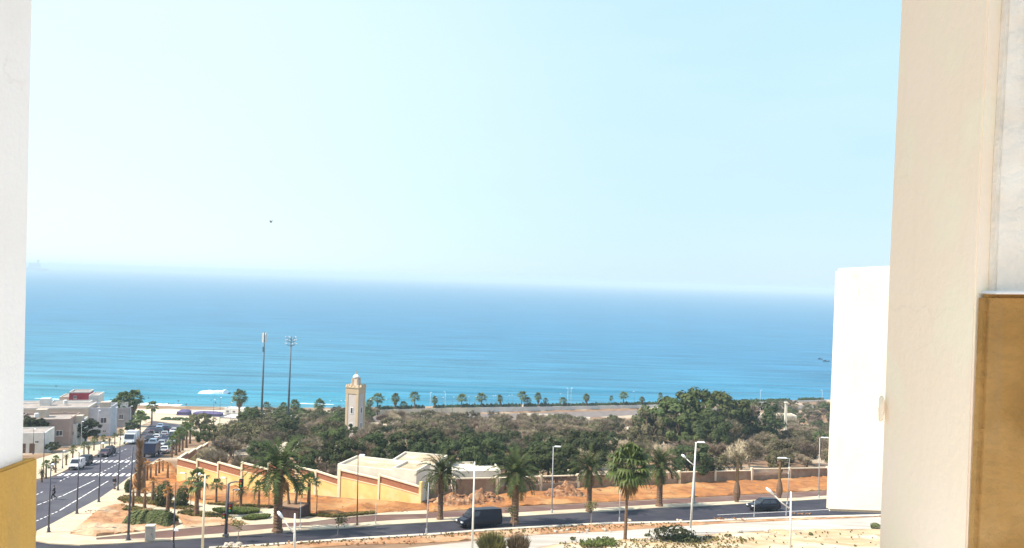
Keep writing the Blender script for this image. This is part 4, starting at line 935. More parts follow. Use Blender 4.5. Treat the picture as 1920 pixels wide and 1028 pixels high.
# ------------------------------------------------------------------ trees of the grove
LEAF = {
 'dark': mat('leaves_dark_green', (.032, .044, .016), (.066, .078, .030), .9, world=False, rnd=.28, trans=.15),
 'olive': mat('leaves_olive', (.088, .084, .038), (.15, .13, .07), .9, world=False, rnd=.25, trans=.15),
 'green': mat('leaves_fresh_green', (.056, .078, .022), (.10, .12, .042), .9, world=False, rnd=.2, trans=.15),
 'twig': mat('bare_twigs', (.31, .24, .165), (.19, .15, .105), .9, world=False, rnd=.25),
 'pale': mat('pale_branches', (.48, .38, .27), (.32, .25, .17), .9, world=False, rnd=.2)}
M_bark = mat('bark', (.20, .145, .10), (.12, .09, .065), 4, .03, 8, world=False)
M_pbark = mat('pale_bark', (.38, .31, .24), (.26, .2, .15), 4, .03, 8, world=False)
def limbs(mb, rnd, o, d, L_, r, depth, spread, tips, gnarl=.25):
    p = Vector(o); pts = [p.copy()]; rr = [r]; dd = d.copy()
    for i in range(3):
        dd = (dd + Vector((rnd.uniform(-gnarl, gnarl), rnd.uniform(-gnarl, gnarl), rnd.uniform(-.05, .15)))).normalized(); p = p + dd * L_ / 3; pts.append(p.copy()); rr.append(r * (1 - .17 * (i + 1)))
    mb.tube(pts, rr, 5 if r > .06 else 3, cap=False); tips.append((p.copy(), dd.copy(), depth))
    if depth == 0: return
    for k in range(rnd.choice((2, 3, 3))):
        a = rnd.uniform(0, 6.28); v = (dd + Vector((math.cos(a), math.sin(a), rnd.uniform(-.1, .5))) * spread).normalized()
        limbs(mb, rnd, pts[rnd.choice((2, 3))], v, L_ * rnd.uniform(.62, .85), r * .58, depth - 1, spread, tips, gnarl)
def leafy(name, seed, Rr, Hh, kind_, nclump=46, per=110, ls=.19, th=1.4, flat=.75):
    rnd = random.Random(seed); root = thing(name, '', 'tree'); tb = MB(); tips = []
    limbs(tb, rnd, (0, 0, -.2), Vector((rnd.uniform(-.12, .12), rnd.uniform(-.1, .1), 1)), th + .6, .2 + Rr * .03, 3, .75, tips)
    build('trunk', tb, M_bark, root, smooth=True)
    mb = MB(); cz = th + (Hh - th) * .48; cs = []
    for i in range(nclump):
        for _ in range(20):
            v = Vector((rnd.gauss(0, 1), rnd.gauss(0, 1), rnd.gauss(0, 1))).normalized() * rnd.uniform(.45, 1) ** .6
            if v.z > -.75: break
        k = 1 + .28 * noise.noise(v * 1.7 + Vector((seed, 0, 0)))
        cs.append((Vector((v.x * Rr * k, v.y * Rr * k, cz + v.z * (Hh - th) * .5 * k)), rnd.uniform(.13, .26) * Rr, v))
    for c_, r_, v0 in cs:
        for _ in range(per):
            v = Vector((rnd.gauss(0, 1), rnd.gauss(0, 1), rnd.gauss(0, 1))).normalized(); q = c_ + Vector((v.x, v.y, v.z * flat)) * r_ * rnd.uniform(.55, 1.08)
            n = (v + v0 * .6 + Vector((rnd.uniform(-.7, .7), rnd.uniform(-.7, .7), rnd.uniform(-.3, .9)))).normalized(); a = n.orthogonal().normalized(); b = n.cross(a); s_ = ls * rnd.uniform(.6, 1.4); an = rnd.uniform(0, 6.28)
            a2 = a * math.cos(an) + b * math.sin(an); b2 = n.cross(a2)
            mb.add([q - a2 * s_, q - b2 * s_ * .6, q + a2 * s_, q + b2 * s_ * .6], [(0, 1, 2, 3)])
    build('crown', mb, LEAF[kind_], root); return root
def bare(name, seed, Hh, kind_='twig', depth=5, leaf=None, spread=.62, tw=14):
    rnd = random.Random(seed); root = thing(name, '', 'tree'); tb = MB(); tips = []
    for k in range(rnd.choice((2, 3))):
        a = rnd.uniform(0, 6.28); limbs(tb, rnd, (0, 0, -.2), Vector((math.cos(a) * .35, math.sin(a) * .35, 1)), Hh * .3, .15, 3, spread, tips)
    build('trunk', tb, M_pbark if kind_ == 'pale' else M_bark, root, smooth=True)
    mb = MB()
    for p, d, dp in tips:
        if dp > 1: continue
        for _ in range(tw):
            v = (d + Vector((rnd.uniform(-.9, .9), rnd.uniform(-.9, .9), rnd.uniform(-.3, .9)))).normalized(); l = Hh * rnd.uniform(.09, .2)
            m_ = p + v * l * .5 + Vector((rnd.uniform(-.1, .1), rnd.uniform(-.1, .1), 0)); e = p + v * l
            s_ = v.cross(Vector((rnd.uniform(-1, 1), rnd.uniform(-1, 1), .3))).normalized() * (.075 if kind_ == 'pale' else .055)
            mb.add([p - s_, p + s_, m_ + s_ * .7, m_ - s_ * .7], [(0, 1, 2, 3)]); mb.add([m_ - s_ * .7, m_ + s_ * .7, e], [(0, 1, 2)])
            for _ in range(3):
                v2 = (v + Vector((rnd.uniform(-1, 1), rnd.uniform(-1, 1), rnd.uniform(-.6, .8)))).normalized(); st = p.lerp(e, rnd.uniform(.3, 1)); e2 = st + v2 * l * .5
                s2 = v2.orthogonal().normalized() * .035; mb.add([st - s2, st + s2, e2], [(0, 1, 2)])
    build('crown', mb, LEAF[kind_], root)
    if leaf:
        lb = MB()
        for p, d, dp in tips:
            if dp > 1: continue
            for _ in range(leaf[1]):
                q = p + Vector((rnd.gauss(0, .45), rnd.gauss(0, .45), rnd.gauss(.1, .4))); n = Vector((rnd.uniform(-1, 1), rnd.uniform(-1, 1), rnd.uniform(-.2, 1))).normalized(); a = n.orthogonal().normalized() * .15 * rnd.uniform(.6, 1.3); b = n.cross(a) * .6
                lb.add([q - a, q - b, q + a, q + b], [(0, 1, 2, 3)])
        build('leaves', lb, LEAF[leaf[0]], root)
    return root
P_ = {'dark': [leafy('leafy_tree', s, 3.6, 6.4, 'dark', 52, 120) for s in (1, 2, 3)],
      'olive': [leafy('leafy_tree', s, 3.6, 5.6, 'olive', 42, 90) for s in (4, 5, 6)],
      'green': [leafy('leafy_tree', s, 3.4, 6.0, 'green', 44, 100) for s in (7, 8)],
      'twig': [bare('bare_tree', s, 6.2, 'twig') for s in (11, 12, 13)],
      'mixed': [bare('sparse_tree', s, 6.4, 'twig', leaf=('olive', 26)) for s in (21, 22, 23)],
      'pale': [bare('bare_tree', s, 7.2, 'pale', tw=9, leaf=('olive', 4)) for s in (31, 32)]}
WORD = {'dark': 'dense dark green tree', 'olive': 'olive-brown bushy tree', 'green': 'fresh green round tree', 'twig': 'leafless grey-brown twiggy tree', 'mixed': 'half-bare tree with thin olive leaves', 'pale': 'bare tree with pale upright branches'}
GROVE = []
def tree(kd, x, y, D=None, hpx=None, seed=0, lab=None, sc=None, p=None):
    q = p or G(x, y); pr = P_[kd][seed % len(P_[kd])]; bh = {'dark': 6.4, 'olive': 5.6, 'green': 6.0, 'twig': 6.6, 'mixed': 6.6, 'pale': 7.6}[kd]
    s_ = sc or hpx * q.y / F / bh
    o = place(pr, q, (seed * 2.399) % 6.28, lab or '', 'tree', None, (s_ * (1 + .12 * math.sin(seed)), s_ * (1 + .12 * math.cos(seed * 2)), s_))
    if not lab: GROVE.append((o, kd, x if not p else 960 + F * q.x / q.y, q.y))
    return o
rnd = random.Random(77)
HUTS = [(o.location.x, o.location.y) for o in COL.objects if o.get('category') == 'building' or o.name.startswith('minaret')]
taken = []
def zone_kind(px, D, r):
    # species as the photo shows them: green left, brown middle-left, dark near the middle, bare at right
    if D < 150:
        if px < 500: return 'twig' if r < .6 else 'mixed'
        if px < 640: return 'pale' if r < .35 else 'mixed' if r < .7 else 'dark'
        if px < 800: return 'dark' if r < .45 else 'mixed' if r < .75 else 'pale'
        if px < 1150: return 'dark' if r < .72 else 'mixed' if r < .88 else 'pale'
        if px < 1290: return 'pale' if r < .65 else 'mixed'
        return 'mixed' if r < .35 else 'dark' if r < .5 else 'pale' if r < .85 else 'olive'
    if D < 205:
        if px < 470: return 'twig' if r < .75 else 'olive'
        if px < 700: return 'green' if r < .25 else 'olive' if r < .45 else 'mixed' if r < .68 else 'twig' if r < .85 else 'dark'
        if px < 900: return 'olive' if r < .3 else 'mixed' if r < .6 else 'twig' if r < .85 else 'dark'
        if px < 1150: return 'dark' if r < .35 else 'olive' if r < .6 else 'mixed' if r < .8 else 'twig'
        if px < 1280: return 'olive' if r < .4 else 'pale' if r < .7 else 'mixed'
        return 'twig' if r < .4 else 'olive' if r < .65 else 'mixed'
    if px < 700: return 'green' if r < .5 else 'olive' if r < .8 else 'twig'
    if px < 1150: return 'twig' if r < .5 else 'olive' if r < .8 else 'mixed'
    return 'twig' if r < .5 else 'olive' if r < .85 else 'green'
def inside(x, y):
    px = 960 + F * x / y
    if px < 345 or px > 1720: return False
    left = W0 + av * (y - W0.y) / .963
    if y > W0.y and x < left.x + 2.5: return False
    # behind the walls by some metres
    for pts in ([W0, W1], [G(*p) for p in FB]):
        for a, b in zip(pts, pts[1:]):
            if min(a.x, b.x) - 1 <= x <= max(a.x, b.x) + 1:
                if y < a.y + (b.y - a.y) * (x - a.x) / (b.x - a.x) + (4.5 if px < 1260 else 3.0): return False
    if y < 100: return False
    if y > (305 if px > 700 else 288) + max(0, px - 1230) * .30: return False
    for hx, hy in HUTS:
        if abs(x - hx - 3) < 5 and -4.5 < y - hy < 6: return False
    if 100 < y < 121 and -26 < x < 2: return False
    return True
n = 0
for tries in range(26000):
    y = 100 + 280 * rnd.random() ** .85; x = rnd.uniform(-.46, .56) * y
    if not inside(x, y): continue
    sp_ = 5.4 + (y - 100) * .012 if y < 200 else 6.6
    if any((x - a) ** 2 + (y - b) ** 2 < sp_ ** 2 for a, b in taken): continue
    taken.append((x, y)); px = 960 + F * x / y; kd = zone_kind(px, y, rnd.random())
    sc = rnd.uniform(.72, 1.12) * (.74 if y < 130 and px < 640 else 1.0) * (1.12 if y < 150 and 880 < px < 1150 else 1.0) * (.95 if y > 235 else 1)
    tree(kd, 0, 0, seed=len(taken), p=Vector((x, y, T(x, y))), sc=sc); n += 1
print('grove trees', n)
# the tall green mound at the right
for i, (x, D, top, kd, s_, lb) in enumerate([(1255, 195, 752, 'green', 1.5, 'green tree forming the left shoulder of the tall green mound'), (1300, 200, 733, 'green', 2.0, 'tallest green tree at the crest of the mound right of centre'),
        (1345, 204, 735, 'green', 2.0, 'tall green tree just right of the crest of the mound'), (1385, 208, 744, 'mixed', 1.9, 'thin-leaved tall tree on the right shoulder of the green mound'), (1408, 215, 748, 'dark', 1.5, 'dark round tree at the right end of the green mound'), (1228, 188, 772, 'olive', 1.4, 'olive tree at the low left foot of the green mound'),
        (1285, 180, 775, 'green', 1.6, 'green tree in front of the mound, lower left'), (1335, 178, 780, 'dark', 1.6, 'dark tree in front of the green mound, lower right'), (1372, 185, 776, 'mixed', 1.6, 'half-bare tree in front of the right side of the green mound')]):
    q = at(x, 800, D); q.z = T(q.x, q.y); h = at(x, top, D).z - q.z; bh = {'dark': 6.4, 'olive': 5.6, 'green': 6.0, 'mixed': 6.6}[kd]
    place(P_[kd][i % len(P_[kd])], q, i * 1.9, lb, 'tree', None, (1.45 * h / bh / 1.5, 1.45 * h / bh / 1.5, h / bh * 1.02))
# trees among the houses
for i, (x, y, hp, kd, lb) in enumerate([(160, 832, 44, 'dark', 'round very dark tree in front of the pale grey house'), (97, 850, 22, 'dark', 'low dark bushy tree right of the white garage'), (62, 838, 55, 'dark', 'dark tree between the garage and the mauve house, at the left wall'),
        (248, 812, 24, 'dark', 'dark shrub-like tree at the foot of the tall palms'), (385, 838, 42, 'green', 'green tree at the left tip of the grove by the avenue palms'), (376, 818, 44, 'olive', 'olive tree at the left tip of the grove, further back')]):
    tree(kd, x, y, hpx=hp, seed=i, lab=lb)
# fan palms by the sea, left
bf = fan_palm('beach_palm', 7.5, 3.0, 40, tr=.28, n=34); bs = fan_palm('beach_palm', 6.0, 2.3, 41, tr=.2, n=22, skirt=False)
for (x, y, t, pr, lb) in [(231, 800, 742, bf, 'tall dense palm in the clump by the beach, left of the tallest'), (249, 800, 739, bf, 'tallest palm of the clump by the beach'), (218, 800, 752, bf, 'lower left palm of the clump by the beach'), (284, 797, 757, bs, 'slim lone palm on the sand right of the palm clump'), (262, 806, 773, bs, 'short palm at the seaward end of the avenue, left'),
        (448, 788, 737, bf, 'tall shaggy palm standing between the tents and the left mast'), (598, 792, 753, bf, 'bushy palm just left of the minaret'), (552, 790, 754, bf, 'bushy palm just right of the branched mast'), (530, 788, 758, bs, 'short palm between the two tall masts'), (498, 787, 757, bs, 'small palm immediately right of the panel mast'), (262, 822, 776, bs, 'palm beside the white truck at the end of the avenue')]:
    q = G(x, y); place(pr, q, x, lb, 'palm tree', 'fan palms near the beach', (y - t) * q.y / F / (8.8 if pr is bf else 7.0))
XS = [(692, 752, 34), (708, 744, 42), (712, 757, 28), (740, 748, 38), (757, 748, 34), (778, 743, 38), (815, 743, 44), (864, 742, 44), (903, 742, 40), (939, 738, 46), (976, 742, 42), (988, 740, 44), (1010, 744, 40), (1022, 745, 38), (1055, 747, 36), (1099, 743, 38), (1146, 740, 40), (1168, 742, 36), (1203, 741, 38), (1238, 742, 36), (1446, 748, 20), (1456, 749, 18)]
for i, (x, t, hp) in enumerate(XS):
    q = G(x, 779 - (x - 690) * .029); D = q.y; h = (at(x, t, D).z - q.z) * (1 + .22 * math.sin(i * 2.7))
    po = place(bs if i % 3 else bf, q, i * 1.3, 'palm in the row at the seafront wall, ' + ORD[i] + ' from the left', 'palm tree', 'palms along the seafront promenade', h / (7.2 if i % 3 else 8.8)); po.rotation_euler = (.05 * math.sin(i * 5.1), .08 * math.sin(i * 3.3), i * 1.3); po.scale.x *= 1 + .3 * math.sin(i * 1.9); po.scale.y = po.scale.x

# labels of the grove trees from what they stand beside
LM = [(385, 'behind the row of slim avenue palms'), (450, 'behind the traffic signal mast'), (493, 'in line with the panel mast'), (543, 'in line with the branched mast'), (610, 'just left of the minaret'), (668, 'in line with the minaret'), (735, 'above the flat white roofs'), (828, 'above the palm at the wall end'), (890, 'in line with the bare white pole'), (965, 'above the palm behind the van'), (1037, 'in line with the lamp right of the van'),
      (1104, 'above the slim palm'), (1172, 'above the fan palm'), (1238, 'above the palm right of the fan palm'), (1303, 'in line with the tall white lamp'), (1381, 'above the nose of the dark car'), (1461, 'above the tail of the dark car'), (1536, 'beside the white balcony block'), (1640, 'hidden side behind the white balcony block')]
rows = [(135, 'front edge of the grove'), (165, 'near part of the grove'), (200, 'middle of the grove'), (240, 'far part of the grove'), (999, 'seaward edge of the grove')]
from collections import defaultdict
gl = defaultdict(list)
for o, kd, px, D in GROVE:
    lm = min(LM, key=lambda q: abs(q[0] - px))[1]; rw_ = next(r for d, r in rows if D < d)
    gl[f"{WORD[kd]}, {rw_}, {lm}"].append((px, o))
for k, v in gl.items():
    v.sort(key=lambda q: q[0])
    for i, (px, o) in enumerate(v):
        o['label'] = k if len(v) == 1 else k + (', left one' if (i == 0 and len(v) == 2) else ', right one' if len(v) == 2 else ', ' + ORD[i])
        o['group'] = 'trees of the grove behind the walls'
        if len(o['label'].split()) > 16: o['label'] = o['label'].replace(' of the grove', '').replace(' edge of grove', ' edge')
        if len(o['label'].split()) > 16: o['label'] = o['label'].replace(' with thin olive leaves', '').replace(' with pale upright branches', '')
        if len(o['label'].split()) > 16: o['label'] = o['label'].replace('in line with the ', 'by the ').replace('leafless ', 'bare ')

# ------------------------------------------------------------------ bushes and hedge
def bush(name, lab, loc, w_, h_, d_, seed, m, n=900, ls=.13, cat='bush', stems=True, group=None):
    rnd = random.Random(seed); root = thing(name, lab, cat, tuple(loc), 0, group)
    if stems:
        sb = MB()
        for k in range(7):
            a = k * .9; sb.tube([(.1 * math.cos(a), .1 * math.sin(a), -.1), (.35 * w_ * math.cos(a) * .6, .35 * d_ * math.sin(a) * .6, h_ * .6)], [.05, .025], 4)
        build('stems', sb, M_bark, root)
    mb = MB()
    for i in range(n):
        v = Vector((rnd.gauss(0, 1), rnd.gauss(0, 1), rnd.gauss(0, 1))).normalized(); k = rnd.uniform(.5, 1) ** .4 * (1 + .3 * noise.noise(v * 2.2 + Vector((seed, 0, 0))))
        q = Vector((v.x * w_ / 2 * k, v.y * d_ / 2 * k, h_ * (.5 + .5 * v.z * k)))
        nn = (v + Vector((rnd.uniform(-.6, .6), rnd.uniform(-.6, .6), rnd.uniform(-.2, .8)))).normalized(); a = nn.orthogonal().normalized() * ls * rnd.uniform(.6, 1.5); b = nn.cross(a) * .5
        mb.add([q - a, q - b, q + a, q + b], [(0, 1, 2, 3)])
    build('foliage', mb, m, root); return root
M_bsh = mat('bush_leaves', (.055, .070, .028), (.085, .095, .04), 1.2, world=False, trans=.15)
M_gsh = mat('hedge_leaves', (.095, .115, .04), (.17, .18, .08), 1.2, world=False, trans=.15)
M_dsh = mat('dry_shrub_leaves', (.20, .19, .06), (.13, .12, .05), 1.5, world=False, trans=.2)
sc_ = lambda x, y: G(x, y).y / F
bush('bush', 'larger dark rounded bush beside the park path', G(306, 951), 34 * sc_(306, 950), 48 * sc_(306, 950), 2.2, 1, M_bsh, 1500)
bush('bush', 'smaller dark rounded bush, right of the larger one on the park path', G(341, 952), 23 * sc_(341, 952), 40 * sc_(341, 952), 1.7, 2, M_bsh, 1100)
bush('bush', 'dark clipped bush at the avenue kerb, left of the brown column tree', G(240, 925), 14 * sc_(240, 925), 26 * sc_(240, 925), 1.0, 3, M_bsh, 600)
# long hedge
hg = thing('hedge', 'long low green hedge on the front sand bed', 'hedge', tuple(G(279, 986))); rnd = random.Random(9); mb = MB(); A, B = G(236, 985), G(325, 986)
for i in range(5200):
    t = rnd.random(); c = A.lerp(B, t); wv = 1.25 * (1 + .25 * noise.noise(Vector((t * 9, 0, 0)))); hh = 1.45 * (1 + .22 * noise.noise(Vector((t * 12, 3, 0)))) * min(1, (t + .04) * 7, (1.04 - t) * 7)
    a = rnd.uniform(0, math.pi); q = Vector((c.x, c.y + wv * math.cos(a) * rnd.uniform(.8, 1), c.z + hh * math.sin(a) * rnd.uniform(.75, 1.05) + .1))
    nn = Vector((rnd.uniform(-.5, .5), math.cos(a) + rnd.uniform(-.4, .4), math.sin(a) + rnd.uniform(-.4, .4))).normalized(); u = nn.orthogonal().normalized() * .14; b = nn.cross(u) * .6; mb.add([q - u, q - b, q + u, q + b], [(0, 1, 2, 3)])
build('foliage', mb, M_gsh, hg, world=True)
mb = MB()
for k in range(14): c = A.lerp(B, (k + .5) / 14); mb.tube([(c.x, c.y, c.z - .1), (c.x + .2, c.y, c.z + .9)], [.06, .03], 4)
build('stems', mb, M_bark, hg, world=True)
# foreground shrubs
def wisps(name, lab, loc, w_, h_, seed, m, n=500, cat='shrub'):
    rnd = random.Random(seed); root = thing(name, lab, cat, tuple(loc)); mb = MB()
    for i in range(n):
        a = rnd.uniform(0, 6.28); r_ = rnd.random() ** .6 * w_ / 2; b = Vector((r_ * .6 * math.cos(a), r_ * .5 * math.sin(a), 0)); tp = Vector((r_ * 1.1 * math.cos(a) + rnd.uniform(-.15, .15), r_ * math.sin(a), h_ * rnd.uniform(.55, 1.1) * (1 - .35 * (2 * r_ / w_) ** 2)))
        s_ = Vector((rnd.uniform(-1, 1), rnd.uniform(-1, 1), 0)).normalized() * .035
        md = b.lerp(tp, .6) + Vector((0, 0, .08 * h_)); mb.add([b - s_ * .5, b + s_ * .5, md + s_, md - s_], [(0, 1, 2, 3)]); mb.add([md - s_, md + s_, tp], [(0, 1, 2)])
    build('foliage', mb, m, root)
    sb = MB()
    for k in range(6): a = k; sb.tube([(0, 0, -.1), (.2 * w_ * math.cos(a), .2 * w_ * math.sin(a), h_ * .6)], [.04, .015], 4)
    build('stems', sb, M_bark, root); return root
wisps('shrub', 'yellow-green wispy shrub at the bottom edge, below the dark van', G(922, 1036), 3.3, 2.1, 1, M_dsh, 900)
wisps('shrub', 'browner wispy shrub at the bottom edge, right of the yellow-green one', G(972, 1036), 2.5, 2.0, 2, mat('brown_shrub', (.19, .14, .08), (.13, .10, .06), 1.5, world=False), 650)
bush('shrub', 'dark leafy shrub spreading at the foot of the tall white lamp', G(1262, 1012), 4.6, 1.5, 2.4, 8, M_dsh, 800, .16, cat='shrub'); bush('shrub', 'dark green low mass under the spreading shrub near the white lamp', G(1283, 1018), 3.4, .9, 2.0, 9, M_bsh, 500, .14, cat='shrub')
bush('shrub', 'small green plant at the right beside the cream corner column', G(1641, 992), 1.3, .8, 1.0, 10, M_gsh, 200, .13, cat='shrub')
GL = 'little plants dotted over the pale dust'
for i, (x, y, w_, lb) in enumerate([(1135, 1012, .9, 'small dark plant left of the fan palm trunk foot'), (1122, 1013, .5, 'tiny dark plant left of the small dark plant by the fan palm'), (1074, 1013, .6, 'tiny dark plant furthest left on the pale dust'), (1215, 1006, .9, 'low dark plant between the fan palm and the spreading shrub'),
        (1388, 1003, .7, 'small dark plant on the dust left of the short white lamp'), (1365, 1007, .9, 'flat dark plant on the dust, left of centre of the right foreground'), (1520, 1004, .5, 'tiny plant right of the short white lamp'), (1330, 1010, 1.2, 'low green plant right of the spreading shrub')]):
    bush('plant', lb, G(x, y), w_, .35, .6, 30 + i, M_bsh, 90, .1, cat='plant', stems=False, group=GL)
# saplings on the near kerb
def sapling(lab, x, y, top, seed):
    rnd = random.Random(seed); h = hm(x, y, top); root = thing('sapling', lab, 'young tree', tuple(G(x, y) + Vector((0, 0, .1))), 0, 'saplings on the near kerb'); mb = MB(); tips = []
    mb.tube([(0, 0, -.1), (.03, 0, h * .45)], [.05, .04], 5); limbs(mb, rnd, (.03, 0, h * .4), Vector((.1, 0, 1)), h * .3, .035, 2, .8, tips); build('trunk', mb, M_pbark, root)
    lb = MB()
    for p, d, dp in tips:
        for _ in range(14):
            q = p + Vector((rnd.gauss(0, .22), rnd.gauss(0, .22), rnd.gauss(0, .22))); u = Vector((rnd.uniform(-1, 1), rnd.uniform(-1, 1), rnd.uniform(-1, 1))).normalized() * .11; b = u.orthogonal().normalized() * .06; lb.add([q - u, q - b, q + u, q + b], [(0, 1, 2, 3)])
    build('crown', lb, M_dsh if seed % 2 else M_bsh, root)
sapling('dry little sapling on the kerb by the traffic signal mast', 446, 1017, 980, 1); sapling('small dark sapling on the road side right of the biggest date palm', 633, 1003, 975, 2)
sapling('leafy sapling in front of the palm behind the van', 962, 988, 953, 4); sapling('grey sapling on the kerb before the slim date palm', 1108, 984, 946, 5)

# ------------------------------------------------------------------ earth and rubble mounds
M_rub = mat('rubble_earth', (.31, .15, .07), (.17, .085, .05), 1.6, .12, 3, c3=(.38, .23, .13), s3=1.2)
M_stone = mat('stone', (.52, .45, .37), (.40, .33, .26), 2)
def mound(lab, cx, cy, w_, d_, h_, seed, rz=0, stones=60):
    c = G(cx, cy); root = thing('earth_mound', lab, 'mound', tuple(c), rz, 'dug earth mounds before the boundary wall'); rnd = random.Random(seed); mb = MB(); N_ = 36
    for j in range(N_ + 1):
        for i in range(N_ + 1):
            u, v = i / N_ * 2 - 1, j / N_ * 2 - 1; r_ = math.sqrt(u * u + v * v); x, y = u * w_ / 2, v * d_ / 2
            k = max(0, 1 - r_) ** .75; z = h_ * k * (1 + .5 * noise.noise(Vector((x * .5, y * .7, seed)))) + .35 * h_ * noise.noise(Vector((x * 1.6, y * 1.6, seed))) * min(1, k * 3)
            mb.v.append((x, y, z - .12 + (T(c.x, c.y + y) - c.z)))
    for j in range(N_):
        for i in range(N_): a = j * (N_ + 1) + i; mb.f.append((a, a + 1, a + N_ + 2, a + N_ + 1))
    build('heap', mb, M_rub, root)
    sb = MB()
    for i in range(stones):
        a = rnd.uniform(0, 6.28); r_ = rnd.random() ** .6; x, y = r_ * math.cos(a) * w_ / 2, r_ * math.sin(a) * d_ / 2; k = max(0, 1 - r_) ** .75; sb.blob((x, y, h_ * k * .90 - y * SL - .12), rnd.uniform(.07, .26), 6, 4, .7, i, (1.2, 1, .7))
    kind(build('clods', sb, M_rub, root), 'stuff')
mound('long rubble mound of dug clods left of the bare white pole', 855, 946, 8.5, 4.4, 1.6, 1, .1, 120); mound('right lobe of dug clods behind the van roof, between pole and palm', 905, 941, 7.0, 4.0, 1.75, 2, -.1, 110)
mound('pointed dark earth mound right of the slim street lamp', 1058, 931, 7.0, 4.2, 2.1, 3, 0, 110); mound('small stone heap left of the slim date palm base', 1122, 922, 2.0, 1.5, .5, 4, 0, 30); mound('low clod heap against the end of the yellow wall', 815, 944, 3.4, 2.4, .8, 5, 0, 50)
def scatter(name, pts, m, seed, smin, smax, label=None):
    rnd = random.Random(seed); mb = MB()
    for (x, y, rx, ry, n) in pts:
        for i in range(n):
            g = G(x + rnd.uniform(-rx, rx), y + rnd.uniform(-ry, ry)); r_ = rnd.uniform(smin, smax); mb.blob((g.x, g.y, g.z + r_ * .4 + .1), r_, 5, 4, .7, i, (1.2, 1, .7))
    return kind(build(name, mb, m), 'stuff')
scatter('loose_stones', [(430, 984, 25, 3, 60), (700, 957, 70, 5, 90), (1200, 920, 80, 5, 40), (560, 955, 30, 6, 40), (185, 975, 25, 18, 50), (1370, 975, 30, 2, 40), (1500, 965, 20, 1, 30), (1400, 1010, 120, 10, 60), (660, 1020, 120, 3, 80), (1100, 990, 60, 4, 60), (900, 1004, 100, 3, 70)], M_rub, 3, .04, .13)
scatter('pale_stones', [(1273, 978, 4, 1, 4), (1178, 978, 3, 1, 4), (1440, 1004, 60, 6, 16), (1487, 893, 4, 1, 3), (1226, 1016, 10, 3, 8), (435, 1024, 14, 2, 30), (1100, 998, 60, 3, 12)], M_stone, 4, .08, .24)
# ------------------------------------------------------------------ street lamps and signals
M_pole = mat('dark_grey_pole', (.10, .10, .115), (.075, .075, .09), 2, rough=.5, world=False)
M_gpole = mat('galvanised_pole', (.42, .42, .42), (.34, .34, .35), 2, rough=.5, world=False)
M_wpole = mat('white_pole', (.78, .76, .70), (.66, .62, .55), 1.5, rough=.6, world=False)
M_cpole = mat('cream_pole', (.76, .68, .50), (.68, .60, .43), 1.5, rough=.6, world=False)
M_bpole = mat('brown_pole', (.20, .13, .09), (.15, .10, .07), 2, rough=.6, world=False)
M_lamp = mat('lamp_head_white', (.80, .82, .84), rough=.4)
def lamp(lab, x, y, xt, yt, m, hx=0, r=.09, grp=None, arm=None, head=True, side=None):
    r = r * .82
    """pole from photo (x,y) up to (xt,yt); hx = reach of the head in pixels; side = (x_attach,y_attach,x_tip,y_tip) a lower arm"""
    g = G(x, y); D = g.y; root = thing('street_lamp' if head or side else 'pole', lab, 'street lamp' if head or side else 'pole', tuple(g), 0, grp)
    t = at(xt, yt, D) - g; mb = MB(); mb.tube([(0, 0, -.1), (t.x * .5, 0, t.z * .5), (t.x, 0, t.z)], [r * 1.25, r, r * .7], 8); build('pole', mb, m, root, smooth=True)
    mb = MB(); mb.box((0, 0, .12), (r * 4.2, r * 4.2, .08)); mb.lathe([(r * 1.9, .15), (r * 1.9, .5), (r * 1.4, .6)], n=8); build('base', mb, m, root)
    if hx:
        L_ = abs(hx) * D / F; s_ = 1 if hx > 0 else -1; c = Vector((t.x, 0, t.z))
        mb = MB(); mb.tube([c - Vector((.12 * s_, 0, .02)), c + Vector((s_ * L_ * .4, 0, .05))], .04, 5); build('arm', mb, m, root)
        if head:
            mb = MB(); mb.box((c.x + s_ * (L_ * .58), 0, c.z + .07), (L_ * .85, .28, .11), 0, .8); build('lamp_head', mb, M_lamp if m is not M_bpole else M_lamp, root)
    if side:
        a = at(side[0], side[1], D) - g; b = at(side[2], side[3], D) - g; d = (b - a)
        mb = MB(); mb.tube([a, a + d * .35 + Vector((0, 0, -.04 * d.length)), a + d * .8], [r * .75, r * .6, r * .45], 7); build('side_arm', mb, m, root, smooth=True)
        mb = MB(); e = a + d * .8; f_ = a + d * 1.08; mb.tube([e - d * .05, (e + f_) / 2, f_], [.10, .17, .09], 7); o = build('lamp_head', mb, M_lamp, root, smooth=True)
    return root
def even(): pass
GAV = 'dark lamps along the near kerb of the avenue'
lamp('dark lamp pole nearest the ochre wall, beside the walking man', 91, 1000, 95.5, 872, M_pole, 6, .09, GAV)
lamp('dark lamp pole second from the ochre wall along the near kerb', 144, 965, 148.5, 848, M_pole, 6, .09, GAV)
lamp('dark lamp pole third from the ochre wall along the near kerb', 185, 943, 189.5, 832, M_pole, 6, .09, GAV)
lamp('dark lamp pole fourth along the near kerb, beside the pedestrian in black', 221, 921, 225.5, 820, M_pole, 6, .09, GAV)
lamp('tall dark pole standing in front of the long green hedge, left of the utility box', 240, 1015, 249, 838, M_pole, 0, .12, None, head=False)
GFA = 'thin lamps on the far pavement of the avenue'
for i, (x, y, t, m) in enumerate([(62, 852, 805, M_pole), (81, 897, 811, M_pole), (117, 880, 846, M_pole), (152, 838, 791, M_gpole), (183, 828, 770, M_gpole), (216, 817, 764, M_wpole), (244, 806, 762, M_gpole)]):
    lamp('thin lamp on the far pavement of the avenue, ' + ORD[i] + ' from the left', x, y, x + (y - t) * .03, t, m, 4, .07, GFA)
lamp('dark thin pole with a small pale plate, right of the green hedge', 325, 1030, 329.5, 905, M_pole, 0, .08, None, head=False)
